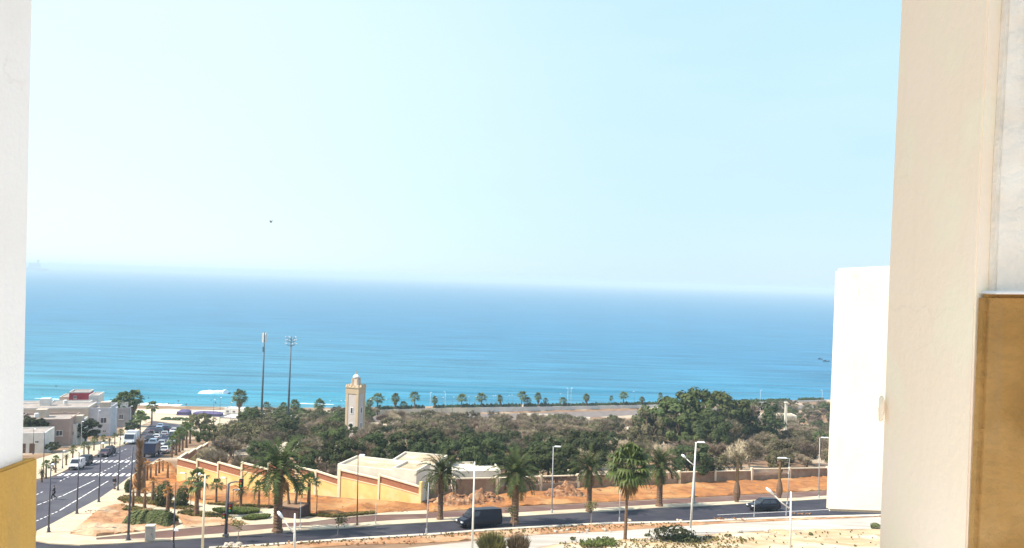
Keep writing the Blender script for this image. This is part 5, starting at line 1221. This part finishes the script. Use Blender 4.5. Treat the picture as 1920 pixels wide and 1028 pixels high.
g = G(325, 1030); p = at(331, 993, g.y); sg = thing('plate', 'small pale plate fixed on the thin dark pole right of the hedge', 'sign', tuple(p)); mb = MB(); mb.box((0, -.09, 0), (.42, .04, .22)); build('panel', mb, M_lamp, sg); mb = MB(); mb.box((0, -.04, 0), (.05, .08, .05)); build('bracket', mb, M_pole, sg)
lamp('cream pole with a short arm and small dark lamp at its top left', 379, 1042, 385, 889, M_cpole, 0, .13, None, side=(384, 892, 373, 889))
# traffic signal
g = G(423, 1008); D = g.y; ts = thing('traffic_signal', 'black traffic signal mast with a curved arm over the main road', 'traffic light', tuple(g))
def rel(x, y): return at(x, y, D) - g
a = rel(428.5, 908); mb = MB(); mb.tube([(0, 0, -.1), (a.x, 0, a.z)], [.17, .12], 8); build('pole', mb, M_pole, ts, smooth=True)
mb = MB(); mb.tube([rel(428.5, 908), rel(433, 905), rel(441, 903.5), rel(450, 904)], [.10, .08, .07, .06], 6); build('arm', mb, M_pole, ts)
M_sig = mat('signal_black', (.02, .02, .02), rough=.5); M_len = [mat('lens_red', (.25, .02, .02), rough=.3), mat('lens_amber', (.35, .18, .02), rough=.3), mat('lens_green', (.02, .2, .08), rough=.3)]
for (x, y0, y1) in ((452.5, 898, 914), (432, 944, 961), (420.5, 962, 972)):
    p0, p1 = rel(x, y1), rel(x, y0); h_ = p1.z - p0.z; mb = MB(); mb.box((p0.x, -.05, (p0.z + p1.z) / 2), (.36, .28, h_)); hd = build('signal_head', mb, M_sig, ts)
    for k in range(3):
        mb = MB(); z = p1.z - h_ * (.2 + .3 * k); mb.lathe([(.11, 0), (.08, .03)], n=10)
        mb.v = [(p0.x + vx, -.20 - vz, z + vy) for vx, vy, vz in mb.v]; q = build('lens', mb, M_len[k], None); q.parent = hd
mb = MB(); mb.box((0, 0, .2), (.5, .5, .3)); build('base', mb, M_pole, ts)
GP2 = 'small park lamps on the orange slope'
lamp('small park lamp before the first yellow wall bay, head to the left', 348.5, 916, 349, 888, M_bpole, -12, .05, GP2)
lamp('thin park lamp left of the cream pole, head to the right', 357, 962, 359, 906, M_bpole, 12, .05, GP2)
lamp('thin park lamp just left of the traffic signal mast, head to the left', 423.5, 953, 425, 897, M_bpole, -11, .05, GP2)
lamp('thin park lamp just right of the traffic signal mast, head to the right', 436.5, 952, 437.5, 919, M_bpole, 12, .05, GP2)
lamp('thin park lamp between the small fan palm and the biggest date palm', 504, 955, 505, 911, M_bpole, 0, .06, None, head=False)
lamp('white thin pole in front of the dark planter box', 562.5, 993, 564, 937, M_wpole, 0, .05, None, head=False)
lamp('dark thin pole right of the slim brown-crowned palm', 593.5, 969, 595, 919, M_bpole, 0, .06, None, head=False)
lamp('short pale pole against the yellow wall left of its tall lamp foot', 704, 984, 705, 943, M_gpole, 0, .05, None, head=False)
lamp('grey and rust pole on the near kerb at the end of the yellow wall', 799.5, 1001, 804, 905, M_gpole, 0, .07, None, head=False)
GL2 = 'slim street lamps on the main road pavement'
lamp('slim street lamp in front of the yellow wall, white head to the right', 669.5, 987, 671.5, 854, M_bpole, 13, .08, GL2)
lamp('slim street lamp right of the dark van, white head to the right', 1034.5, 964, 1037.5, 838, M_gpole, 14, .09, GL2)
lamp('street lamp at the left edge of the white balcony block', 1535, 936, 1537, 821, M_gpole, 17, .09, GL2)
lamp('bare white pole rising from the bottom edge in front of the dark van', 885, 1040, 890, 866, M_wpole, 0, .11, None, head=False)
lamp('tall white lamp right of centre with top head and a lower curved arm', 1294, 1000, 1305, 830, M_wpole, 17, .13, None, side=(1301, 872, 1280, 854))
lamp('grey lamp pole right behind the tall white lamp', 1301.5, 947, 1304, 850, M_gpole, 0, .09, None, head=False)
lamp('slim lamp with a white head tilting left, behind the short white lamp', 1476.5, 946, 1480, 860, M_gpole, -22, .06, None)
lamp('short thick white lamp at the right bottom with one curved left arm', 1481.5, 1040, 1483, 922, M_wpole, 0, .13, None, side=(1480, 953, 1440, 918))
lamp('white lamp at the bottom edge with one curved arm reaching up left', 552, 1045, 553, 963, M_wpole, 0, .13, None, side=(550, 998, 523, 962))
lamp('thin grey pole left of the fan palm trunk', 1161.5, 979, 1162.5, 915, M_gpole, 0, .06, None, head=False)
lamp('thin pole on the near kerb before the nose of the dark car', 1414, 970, 1415, 941, M_gpole, 0, .05, None, head=False)
lamp('thin pole on the near kerb behind the tail of the dark car', 1474, 968, 1474.5, 941, M_gpole, 0, .05, None, head=False)
# beach and seafront lamps
GB = 'lamps of the beach promenade at left'
for i, (x, y, t) in enumerate([(286, 790, 762), (400, 802, 750), (412, 806, 746), (432, 790, 755), (378, 800, 770), (492.5, 800, 776), (543, 800, 780)]):
    lamp('promenade lamp on the left beach front, ' + ORD[sorted([286, 400, 412, 432, 378, 492.5, 543]).index(x)] + ' from the left', x, y, x + 1, t, M_mast if i in (1, 2) else M_gpole, 3, .09 if i in (1, 2) else .06, GB)
SLX = [620, 637, 648, 692, 725, 806, 819, 828, 834, 848, 880, 890, 912, 922, 930, 952, 961, 1048, 1064, 1070, 1189, 1425, 1541]
for i, x in enumerate(SLX):
    wht = x in (806, 834, 1064, 1070, 1425, 1541); yb = 782 - (x - 620) * .031; hh = 40 if wht else 30
    if x > 1400: yb = 758; hh = 26
    lamp('thin seafront lamp behind the grove, ' + ORD[i] + ' from the left', x, yb, x + 1, yb - hh, M_wpole if wht else M_mast, 3 if i % 2 else -3, .07, 'thin lamps along the seafront')
# utility box
g = G(281, 1016); ub = thing('utility_box', 'pale upright utility cabinet on the pavement in front of the hedge', 'cabinet', tuple(g + Vector((0, 0, .13))), .15)
s_ = g.y / F; mb = MB(); mb.box((0, 0, 14 * s_), (15 * s_, .6, 27 * s_)); build('cabinet', mb, M_kerb, ub)
mb = MB(); mb.box((0, 0, 28 * s_), (16.5 * s_, .7, .08)); build('lid', mb, M_kerb, ub)
mb = MB(); mb.box((0, -.31, 14 * s_), (12 * s_, .03, 23 * s_)); dr = build('door', mb, mat('cabinet_door', (.42, .37, .31), (.36, .31, .26), 2), ub)
mb = MB(); mb.box((4 * s_, -.34, 14 * s_), (.04, .04, .14)); k = build('handle', mb, M_pole, None); k.parent = dr

# ------------------------------------------------------------------ vehicles
M_tyre = mat('tyre', (.02, .02, .02), rough=.9); M_rim = mat('wheel_rim', (.45, .45, .46), rough=.35, metal=.6)
M_cglass = mat('car_glass', (.03, .035, .045), rough=.08, spec=.6); M_hl = mat('headlight', (.75, .76, .78), rough=.15, spec=.6); M_tl = mat('tail_light', (.35, .02, .02), rough=.2)
M_trim = mat('black_trim', (.02, .02, .022), rough=.6)
def paint(n, c): return mat('paint_' + n, c, tuple(v * .85 for v in c), 3, rough=.3, spec=.22 if max(c) < .1 else .4, world=False)
def vehicle(name, cat, Ln, W_, belt, roof, st, cb, ct, wr, wx, pm, van=False, far=False):
    """x = forward. st = lower body stations (x, z0, z1, halfwidth); cb/ct = (x_rear, x_front, halfwidth) of cabin foot / roof"""
    root = thing(name, '', cat); mb = MB(); rg = []
    for x, z0, z1, h_ in st: rg.append([(x, -h_ * .9, z0), (x, -h_, z0 + .18), (x, -h_ * 1.0, (z0 + z1) / 2 + .05), (x, -h_ * .95, z1 - .04), (x, -h_ * .84, z1), (x, h_ * .84, z1), (x, h_ * .95, z1 - .04), (x, h_ * 1.0, (z0 + z1) / 2 + .05), (x, h_, z0 + .18), (x, h_ * .9, z0)])
    for r_ in rg: mb.v += r_
    for i in range(len(rg) - 1):
        for k in range(10): k2 = (k + 1) % 10; mb.f.append((i * 10 + k, i * 10 + k2, (i + 1) * 10 + k2, (i + 1) * 10 + k))
    mb.f.append(tuple(range(10))); mb.f.append(tuple(reversed(range((len(rg) - 1) * 10, len(rg) * 10))))
    zb, zr = belt - .03, roof
    B = [Vector((cb[1], -cb[2], zb)), Vector((cb[1], cb[2], zb)), Vector((cb[0], cb[2], zb)), Vector((cb[0], -cb[2], zb))]
    Tt = [Vector((ct[1], -ct[2], zr - .05)), Vector((ct[1], ct[2], zr - .05)), Vector((ct[0], ct[2], zr - .05)), Vector((ct[0], -ct[2], zr - .05))]
    mb.hexa(B, Tt); k = .93; Tc = sum(Tt, Vector()) / 4; T2 = [Tc + (v - Tc) * k + Vector((0, 0, .05)) for v in Tt]; mb.hexa(Tt, T2)
    build('body', mb, pm, root)
    def pane(nm, i, u0, u1, v0, v1, m=M_cglass):
        a, b, c, d = B[i], B[(i + 1) % 4], Tt[(i + 1) % 4], Tt[i]; n_ = (b - a).cross(d - a).normalized()
        if n_.dot((a + b) / 2 - Vector((0, 0, zb)) - Vector(((cb[0] + cb[1]) / 2, 0, 0))) < 0: n_ = -n_
        def P(u, v): return (a.lerp(b, u)).lerp(d.lerp(c, u), v)
        q = [P(u0, v0), P(u1, v0), P(u1, v1), P(u0, v1)]; o_ = [v + n_ * .012 for v in q]; i_ = [v - n_ * .02 for v in q]; m2 = MB(); m2.hexa(i_, o_); return build(nm, m2, m, root)
    pane('windscreen', 0, .05, .95, .08, .93); 
    if not van: pane('rear_window', 2, .08, .92, .12, .9)
    if van:
        pane('side_window', 1, .03, .24, .25, .85); pane('side_window', 3, .76, .97, .25, .85); pane('rear_window', 2, .1, .9, .35, .85)
    else:
        for i, spans in ((1, ((.06, .44), (.49, .80))), (3, ((.20, .51), (.56, .94)))):
            for (u0, u1) in spans: pane('side_window', i, u0, u1, .1, .86)
    for s_ in (-1, 1):
        for x in wx:
            m2 = MB(); m2.lathe([(wr * .6, -.1), (wr * .95, -.1), (wr, -.07), (wr, .07), (wr * .95, .1), (wr * .6, .1)], n=18); m2.v = [(x + a, s_ * (W_ / 2 - .10) + c, wr + b) for a, b, c in m2.v]; wl = build('wheel', m2, M_tyre, root)
            m2 = MB(); m2.lathe([(wr * .6, -.06), (wr * .55, .0), (wr * .2, .03)], n=14); m2.v = [(x + a, s_ * (W_ / 2 - .01) + c * s_ - s_ * .03, wr + b) for a, b, c in m2.v]; rm = build('rim', m2, M_rim, None); rm.parent = wl
    xf = st[-1][0]; xr = st[0][0]; zf = (st[-1][1] + st[-1][2]) / 2
    for s_ in (-1, 1):
        m2 = MB(); m2.box((xf - .03, s_ * W_ * .34, st[-1][2] - .09), (.14, W_ * .2, .15)); build('headlight', m2, M_hl, root)
        m2 = MB(); m2.box((xr + .02, s_ * W_ * .38, st[0][2] - .16), (.1, W_ * .12, .26)); build('tail_light', m2, M_tl, root)
        m2 = MB(); m2.box((ct[1] + (cb[1] - ct[1]) * .75, s_ * (W_ / 2 + .07), belt + .1), (.12, .16, .14)); build('mirror', m2, pm, root)
    m2 = MB(); m2.box((xf + .01, 0, st[-1][1] + .12), (.12, W_ * .78, .2)); build('bumper', m2, M_trim, root)
    m2 = MB(); m2.box((xf + .03, 0, zf + .05), (.06, W_ * .36, .14)); build('grille', m2, M_trim, root)
    m2 = MB(); m2.box((xr - .01, 0, st[0][1] + .12), (.12, W_ * .78, .2)); build('bumper', m2, M_trim, root)
    return root
def set_paint(o, m):
    for ch in o.children:
        if ch.name.startswith(('body', 'mirror', 'cargo')): ch.data = ch.data.copy(); ch.data.materials[0] = m
def drive(o, px, py, heading, lab, cat, grp=None, off=.05, p=None):
    """stand a vehicle on the slope, nose along heading (radians in plan)"""
    g = p or G(px, py); h = Vector((math.cos(heading), math.sin(heading), 0)); f_ = Vector((h.x, h.y, -SL * h.y)).normalized(); up = Vector((0, SL, 1)).normalized(); l_ = up.cross(f_).normalized(); up = f_.cross(l_)
    mtx = Matrix((f_, l_, up)).transposed().to_4x4(); mtx.translation = g + Vector((0, 0, off)); o.matrix_world = mtx
    o['label'] = lab; o['category'] = cat
    if grp: o['group'] = grp
    return o
van = vehicle('van', 'van', 5.1, 2.0, 1.12, 2.0, [(-2.52, .32, 1.10, .92), (-2.4, .28, 1.12, .99), (0, .26, 1.12, 1.0), (1.4, .26, 1.12, 1.0), (1.9, .28, 1.05, .97), (2.35, .3, .92, .90), (2.52, .36, .8, .78)], (-2.5, 1.72, .97), (-2.42, .95, .84), .34, (-1.55, 1.6), paint('black_blue', (.010, .011, .022)), van=True)
rdir = (G(1023, 985) - G(820, 999)); hd_ = math.atan2(-rdir.y, -rdir.x)
drive(van, 898, 988, hd_, 'dark van driving left along the main road', 'van')
suv_st = [(-2.22, .38, .95, .82), (-2.1, .3, 1.02, .90), (0, .26, 1.02, .92), (1.2, .26, 1.0, .92), (1.9, .3, .92, .88), (2.2, .36, .8, .74)]
suv = vehicle('car', 'car', 4.5, 1.84, 1.0, 1.62, suv_st, (-2.15, 1.2, .86), (-1.85, .35, .68), .34, (-1.38, 1.38), paint('charcoal', (.014, .015, .024)))
rdir = (G(1643, 958) - G(1340, 964)); h2 = math.atan2(-rdir.y, -rdir.x)
drive(suv, 1432, 957.5, h2, 'dark estate car driving left at the right side of the main road', 'car')
sed_st = [(-2.2, .38, .92, .78), (-2.05, .3, .98, .85), (0, .24, .95, .88), (1.2, .24, .92, .88), (1.9, .28, .82, .84), (2.2, .34, .68, .72)]
sedan = vehicle('car', 'car', 4.4, 1.76, .94, 1.45, sed_st, (-1.75, 1.1, .82), (-1.2, .3, .64), .32, (-1.35, 1.35), paint('white', (.72, .72, .73)))
AH = math.atan2(-.963, .27)      # towards the camera along the avenue
GC = 'vehicles on the avenue and in the parking area'
AV2 = 0; wv = copy_tree(van); drive(wv, 143, 880, AH, 'small white van coming up the avenue beside the far kerb', 'van', GC); set_paint(wv, paint('white', (.72, .72, .73))); wv.scale = (.82, .82, .88)
c1 = copy_tree(suv); drive(c1, 158, 872, AH, 'dark car following right behind the small white van', 'car', GC); set_paint(c1, paint('charcoal', (.014, .015, .024)))
c1 = sedan; drive(c1, 196, 856, AH, 'dark red-grey car parked by the far kerb before the second crossing', 'car', GC); set_paint(c1, paint('maroon', (.09, .05, .06)))
c1 = copy_tree(sedan); drive(c1, 204, 851, AH, 'black car right behind the dark red-grey one at the far kerb', 'car', GC); set_paint(c1, paint('black', (.02, .02, .025)))
# box truck and white truck
def truck(lab, px, py, L_, h_, hd, cab_m, box_m, w_=2.3):
    root = thing('truck', lab, 'truck', (0, 0, 0), 0, GC); mb = MB(); mb.box((-.5, 0, .75), (L_, w_ * .8, .25)); build('chassis', mb, M_trim, root)
    mb = MB(); mb.box((-1.0, 0, .9 + (h_ - .9) / 2), (L_ - 2.0, w_, h_ - .9)); build('cargo_box', mb, box_m, root)
    mb = MB(); x0 = L_ / 2 - 1.4; mb.hexa([(x0, -w_ / 2, .5), (x0 + 1.9, -w_ / 2, .5), (x0 + 1.9, w_ / 2, .5), (x0, w_ / 2, .5)], [(x0, -w_ / 2 * .95, 2.4), (x0 + 1.3, -w_ / 2 * .95, 2.4), (x0 + 1.3, w_ / 2 * .95, 2.4), (x0, w_ / 2 * .95, 2.4)]); build('cab', mb, cab_m, root)
    mb = MB(); mb.hexa([(x0 + 1.72, -w_ * .42, 1.25), (x0 + 1.75, -w_ * .42, 1.25), (x0 + 1.75, w_ * .42, 1.25), (x0 + 1.72, w_ * .42, 1.25)], [(x0 + 1.35, -w_ * .42, 2.25), (x0 + 1.41, -w_ * .42, 2.25), (x0 + 1.41, w_ * .42, 2.25), (x0 + 1.35, w_ * .42, 2.25)]); build('windscreen', mb, M_cglass, root)
    for s_ in (-1, 1):
        mb = MB(); mb.box((x0 + 1.9, s_ * w_ * .36, .8), (.08, .3, .2)); build('headlight', mb, M_hl, root)
        for x in (-L_ / 2 + .8, x0 + .9):
            m2 = MB(); m2.lathe([(.25, -.13), (.43, -.13), (.45, 0), (.43, .13), (.25, .13)], n=16); m2.v = [(x + a, s_ * (w_ / 2 - .15) + c, .45 + b) for a, b, c in m2.v]; wl = build('wheel', m2, M_tyre, root)
            m2 = MB(); m2.lathe([(.25, -.05), (.1, .05)], n=12); m2.v = [(x + a, s_ * (w_ / 2 - .03) + c * s_, .45 + b) for a, b, c in m2.v]; rm = build('rim', m2, M_rim, None); rm.parent = wl
    drive(root, px, py, hd, lab, 'truck', GC)
truck('white truck with large windscreen coming up the avenue at its seaward end', 246, 832, 5.5, 2.9, AH, paint('white', (.72, .72, .73)), paint('white', (.72, .72, .73)))
truck('dark blue box truck parked at the near end of the parking area, seen from behind', 284, 856, 6.0, 2.7, AH + math.pi, paint('charcoal', (.014, .015, .024)), paint('navy', (.035, .04, .08)), 2.1)
CN = [('black', (.02, .02, .025)), ('silver', (.45, .46, .48)), ('white', (.72, .72, .73)), ('navy', (.035, .04, .08)), ('light_blue', (.30, .38, .50)), ('maroon', (.09, .05, .06))]
i = 0
for (x, y, ci, big, lb) in [(309, 850, 2, 0, 'white car parked right beside the dark blue box truck'), (317, 843, 0, 1, 'black car parked at the palm row, nearest of the right column'), (302, 838, 1, 0, 'silver car two places behind the box truck'), (288, 836, 4, 1, 'pale blue car directly beyond the box truck'), (322, 834, 1, 1, 'silver estate car in the right column of the parking area'),
        (310, 829, 3, 0, 'navy car in the middle of the parking area'), (294, 825, 2, 0, 'white car in the left column halfway down the parking area'), (324, 823, 0, 0, 'black car in the right column further down the parking area'), (280, 828, 0, 0, 'black car on the avenue side, half way to the sea'), (309, 819, 1, 0, 'silver car in the middle column further towards the sea'),
        (297, 815, 0, 1, 'black estate car in the left column further towards the sea'), (326, 813, 2, 0, 'white car at the seaward right end of the parking area'), (312, 809, 3, 1, 'navy estate car at the seaward middle of the parking area'), (300, 804, 4, 0, 'pale blue car at the seaward left end of the parking area'), (286, 812, 5, 0, 'maroon car on the avenue side near the sea'), (282, 842, 3, 0, 'navy car on the avenue side just left beyond the box truck')]:
    c1 = copy_tree(suv if big else sedan); drive(c1, x, y, AH + (0 if i % 3 else math.pi) + .05 * math.sin(i), lb, 'car', GC); set_paint(c1, paint(*CN[ci])); i += 1

# ------------------------------------------------------------------ people
M_skin = mat('skin', (.33, .19, .12), rough=.6, world=False); M_black = mat('black_cloth', (.018, .018, .022), (.03, .03, .035), 6, world=False); M_hair = mat('black_hair', (.012, .01, .01), rough=.6)
M_jean = mat('dark_trousers', (.03, .035, .055), world=False); M_grey_t = mat('grey_trousers', (.16, .15, .15), world=False); M_brown_c = mat('brown_cloth', (.14, .08, .05), world=False)
def skin(name, pts, edges, m, parent, sub=1, root_i=0):
    me = bpy.data.meshes.new(name); me.from_pydata([p[:3] for p in pts], edges, []); o = bpy.data.objects.new(name, me); COL.objects.link(o); o.parent = parent
    md = o.modifiers.new('Skin', 'SKIN'); md.use_smooth_shade = True; sv = me.skin_vertices[0].data if me.skin_vertices else None
    if sv is None:
        bm = bmesh.new(); bm.from_mesh(me); bm.verts.layers.skin.verify(); bm.to_mesh(me); bm.free(); sv = me.skin_vertices[0].data
    for i, p in enumerate(pts): sv[i].radius = (p[3], p[4] if len(p) > 4 else p[3])
    sv[root_i].use_root = True; s_ = o.modifiers.new('Subsurf', 'SUBSURF'); s_.levels = s_.render_levels = sub; me.materials.append(m); return o
def person(lab, loc, rz, pose='walk', top=None, bottom=None, group=None, height=1.75, robe=False):
    root = thing('person', lab, 'person', tuple(loc), rz, group); k = height / 1.75
    st = {'walk': .30, 'stand': .04}[pose]; # x forward
    def S_(*a): return tuple(v * k for v in a)
    hip, kl, al, tl = (0, 0, .92), (.5 * st + .08, .09, .49), (st * .75, .10, .08), (st * .75 + .17, .11, .03)
    kr, ar, tr_ = (.06, -.09, .49), (-st * .95, -.10, .14), (-st * .95 + .13, -.11, .04)
    ab = -.14 if pose == 'walk' else .02
    P = [S_(0, 0, .95, .12, .15), S_(0, 0, 1.12, .11, .14), S_(.01, 0, 1.33, .12, .17), S_(.01, 0, 1.45, .07, .10), S_(.02, 0, 1.53, .05), S_(.03, 0, 1.62, .078, .07), S_(.03, 0, 1.72, .06, .055),
         S_(0, .10, .86, .09), S_(*kl, .062), S_(*al, .042), S_(*tl, .035), S_(0, -.10, .86, .09), S_(*kr, .062), S_(*ar, .042), S_(*tr_, .035),
         S_(.0, .20, 1.41, .055), S_(ab * 1.0, .25, 1.14, .042), S_(ab * 1.1 + .12, .24, .93, .032), S_(ab + .2, .23, .85, .03),
         S_(.0, -.20, 1.41, .055), S_(-ab, -.25, 1.14, .042), S_(-ab * 1.0 + .18, -.22, 1.0, .032), S_(-ab + .24, -.21, .94, .03)]
    E = [(0, 1), (1, 2), (2, 3), (3, 4), (4, 5), (5, 6), (0, 7), (7, 8), (8, 9), (9, 10), (0, 11), (11, 12), (12, 13), (13, 14), (3, 15), (15, 16), (16, 17), (17, 18), (3, 19), (19, 20), (20, 21), (21, 22)]
    skin('body', P, E, M_skin, root)
    g = lambda i, e: tuple(P[i][:3]) + tuple(r + e * k for r in P[i][3:])
    skin('shirt', [g(0, .03), g(1, .025), g(2, .025), g(3, .02), g(15, .02), g(16, .02), g(17, .018), g(19, .02), g(20, .02), g(21, .018)], [(0, 1), (1, 2), (2, 3), (3, 4), (4, 5), (5, 6), (3, 7), (7, 8), (8, 9)], top or M_black, root)
    if robe:
        mb = MB(); mb.lathe([(.27 * k, .12), (.24 * k, .5 * k), (.19 * k, 1.0 * k)], n=12); build('robe_skirt', mb, bottom or M_black, root, smooth=True)
    else: skin('trousers', [g(0, .02), g(7, .02), g(8, .02), g(9, .025), g(11, .02), g(12, .02), g(13, .025)], [(0, 1), (1, 2), (2, 3), (0, 4), (4, 5), (5, 6)], bottom or M_jean, root)
    mb = MB(); mb.blob((.02 * k, 0, 1.70 * k), .095 * k, 10, 7, .1, 1, (1.05, .9, .8)); build('hair', mb, M_hair, root, smooth=True)
    for s_ in (-1, 1): mb = MB(); mb.box((.06 * k + (tl[0] - .1 if s_ > 0 else tr_[0] - .06), s_ * .105, .05), (.27, .09, .09)); build('shoe', mb, M_trim, root)
    return root
rp = G(101, 937.5); person('man in dark clothes walking across the avenue beside the first lamp pole', rp + Vector((0, 0, .06)), R(200), 'walk', M_black, M_black)
person('person in black standing on the near pavement edge by the fourth lamp pole', G(214, 919) + Vector((0, 0, .12)), R(80), 'stand', M_black, M_grey_t)
person('person in brown on the far pavement left of the small white van', G(103, 882) + Vector((0, 0, .15)), R(70), 'walk', M_brown_c, M_jean, group='people on the far pavement')
person('dark-clothed person on the far pavement beside the one in brown', G(98, 884) + Vector((0, 0, .15)), R(60), 'walk', M_black, M_jean, group='people on the far pavement')
person('person in dark clothes near the kerb behind the parked black car', G(209, 850) + Vector((0, 0, .15)), R(90), 'stand', M_black, M_jean, group='people on the far pavement')
# bathers: a trunk, shoulders, arms and head above the water
def bather(i):
    root = thing('person', 'bather seen as a small dark figure in the shallow sea', 'person', (0, 0, 0), 0, 'bathers in the sea'); rnd = random.Random(i)
    up = rnd.uniform(-.5, .5)
    P = [(0, 0, -.5, .13, .16), (0, 0, .1, .12, .15), (0, 0, .45, .13, .18), (0, 0, .6, .06), (0, 0, .78, .09, .08), (0, 0, .88, .07), (0, .22, .5, .055), (.1, .35, .3 + up * .3, .045), (.2, .45, .1 + up, .035), (0, -.22, .5, .055), (.1, -.33, .3, .045), (.2, -.35, .08, .035)]
    o = skin('body', P, [(0, 1), (1, 2), (2, 3), (3, 4), (4, 5), (2, 6), (6, 7), (7, 8), (2, 9), (9, 10), (10, 11)], M_skin, root)
    skin('wetsuit', [tuple(P[i_][:3]) + tuple(r + .02 for r in P[i_][3:]) for i_ in (0, 1, 2, 6, 7, 9, 10)], [(0, 1), (1, 2), (2, 3), (3, 4), (2, 5), (5, 6)], M_black, root)
    mb = MB(); mb.blob((0, 0, .86), .1, 8, 6, .1, 1, (1, .9, .8)); build('hair', mb, M_hair, root); return root
BT = [(55, 726), (62, 727), (70, 729), (74, 729), (90, 729), (105, 722), (79, 738), (131, 731), (173, 735), (195, 737), (208, 747), (232, 737), (278, 738), (278, 744), (316, 756), (322, 756), (334, 750), (349, 756), (368, 750), (375, 749), (349, 757), (396, 749), (404, 753), (433, 753), (482, 748), (553, 748)]
pb_ = [bather(1), bather(2), bather(3)]
for i, (x, y) in enumerate(BT):
    o = pb_[i % 3] if i < 3 else copy_tree(pb_[i % 3]); q = S(x, y + 3); o['label'] = 'dark bather in the shallow sea, ' + ORD[sorted(BT).index((x, y))] + ' of the bathers from the left'; o.location = (q.x, q.y, -.1); o.rotation_euler = (0, 0, i * 1.7); o.scale = (1.0, 1.0, 1.0)
# ------------------------------------------------------------------ boats, ship, birds
M_hull = mat('dark_hull', (.03, .035, .05), rough=.6, world=False)
def boat(lab, x, y, L_, rz):
    q = S(x, y); root = thing('boat', lab, 'boat', tuple(q), rz, 'fishing boats off the right'); mb = MB(); n = 9; rg = []
    for i in range(n):
        t = i / (n - 1) * 2 - 1; w_ = L_ * .16 * (1 - max(0, t) ** 2.2) * (1 - .25 * max(0, -t)) + .03; sh = .5 + .35 * t * t; rg.append([(t * L_ / 2, -w_, sh), (t * L_ / 2 * .95, -w_ * .6, -.2), (t * L_ / 2 * .95, w_ * .6, -.2), (t * L_ / 2, w_, sh)])
    for r_ in rg: mb.v += r_
    for i in range(n - 1):
        for k in range(4): k2 = (k + 1) % 4; mb.f.append((i * 4 + k, i * 4 + k2, (i + 1) * 4 + k2, (i + 1) * 4 + k))
    mb.f += [(3, 2, 1, 0), tuple((n - 1) * 4 + k for k in range(4))]; build('hull', mb, M_hull, root)
    mb = MB(); mb.box((-L_ * .15, 0, .95), (L_ * .22, L_ * .18, .8), 0, .85); build('cabin', mb, M_hull, root)
    mb = MB(); mb.tube([(L_ * .1, 0, .5), (L_ * .1, 0, 1.9)], .05, 5); build('mast', mb, M_hull, root)
boat('small dark fishing boat near the white balcony block, left of two', 1538, 674, 4.2, .1); boat('small dark fishing boat near the white balcony block, right of two', 1549, 678, 5.6, -.15)
q = at(70, 505, 7500); sh = thing('ship', 'faint hazy ship on the left horizon', 'ship', (q.x, 7500, 0), 0); M_ship = mat('ship_grey', (.20, .22, .30), world=False)
mb = MB(); mb.hexa([(-105, -10, -2), (95, -10, -2), (95, 10, -2), (-105, 10, -2)], [(-112, -13, 34), (118, -13, 22), (118, 13, 22), (-112, 13, 34)]); build('hull', mb, M_ship, sh)
mb = MB(); mb.box((-30, 0, 55), (120, 22, 45), 0, .8); build('superstructure', mb, M_ship, sh)
mb = MB(); mb.tube([(5, 0, 75), (5, 0, 112)], 3.5, 6); mb.box((5, 0, 100), (26, 3, 4)); build('mast', mb, M_ship, sh)
M_bird = mat('dark_feathers', (.05, .05, .055), world=False); M_gull = mat('gull_feathers', (.55, .56, .58), world=False)
def bird(lab, x, y, D, m, sp_, rz, up=.25, grp=None):
    p = at(x, y, D); root = thing('bird', lab, 'bird', tuple(p), rz, grp); mb = MB(); mb.tube([(-.22, 0, 0), (-.1, 0, .0), (.05, 0, .01), (.17, 0, .03), (.24, 0, .03)], [.02, .05, .06, .035, .01], 8); build('body', mb, m, root, smooth=True)
    for s_ in (-1, 1):
        mb = MB(); a = [(.08, 0, .02), (.12, s_ * sp_ * .45, .02 + up * sp_), (-.02, s_ * sp_, up * sp_ * .6), (-.06, s_ * sp_ * .5, up * sp_ * .85), (-.08, 0, .02)]
        b = [(v[0], v[1], v[2] - .015) for v in a]; mb.add(a + b, [(0, 1, 2, 3, 4), (9, 8, 7, 6, 5)] + [(i_, i_ + 5, (i_ + 1) % 5 + 5, (i_ + 1) % 5) for i_ in range(5)]); build('wing', mb, m, root)
    mb = MB(); mb.add([(-.2, -.02, 0), (-.2, .02, 0), (-.34, .06, 0), (-.34, -.06, 0)], [(0, 1, 2, 3)]); build('tail', mb, m, root)
bird('dark bird flying in the sky above the left mast', 508, 417, 110, M_bird, .45, R(60), .6)
GBI = 'pale gulls far off in the sky'
for x, y, D, lb in ((396, 413, 210, 'faint pale gull, leftmost of a close pair left of the dark bird'), (411, 411, 210, 'faint pale gull, right one of a close pair left of the dark bird'), (860, 446, 190, 'faint pale gull in the middle of the sky above the sea'), (1087, 472, 190, 'faint pale gull just above the horizon right of centre'), (1387, 519, 230, 'faint pale gull touching the horizon at the right')):
    bird(lb, x, y, D, M_gull, .75, R(90), .15, GBI)
# ------------------------------------------------------------------ haze
hz = bpy.data.materials.new('haze_air'); hz.use_nodes = True; N = hz.node_tree.nodes; N.clear()
ho = N.new('ShaderNodeOutputMaterial'); pv = N.new('ShaderNodeVolumePrincipled')
pv.inputs['Color'].default_value = (.70, .88, 1, 1); pv.inputs['Density'].default_value = HAZE_D; pv.inputs['Anisotropy'].default_value = 0.0
hz.node_tree.links.new(pv.outputs[0], ho.inputs['Volume'])
mb = MB(); mb.box((0, 14000, (HAZE_TOP - 3) / 2), (62000, 31000, HAZE_TOP + 3))
kind(build('haze', mb, hz), 'stuff')
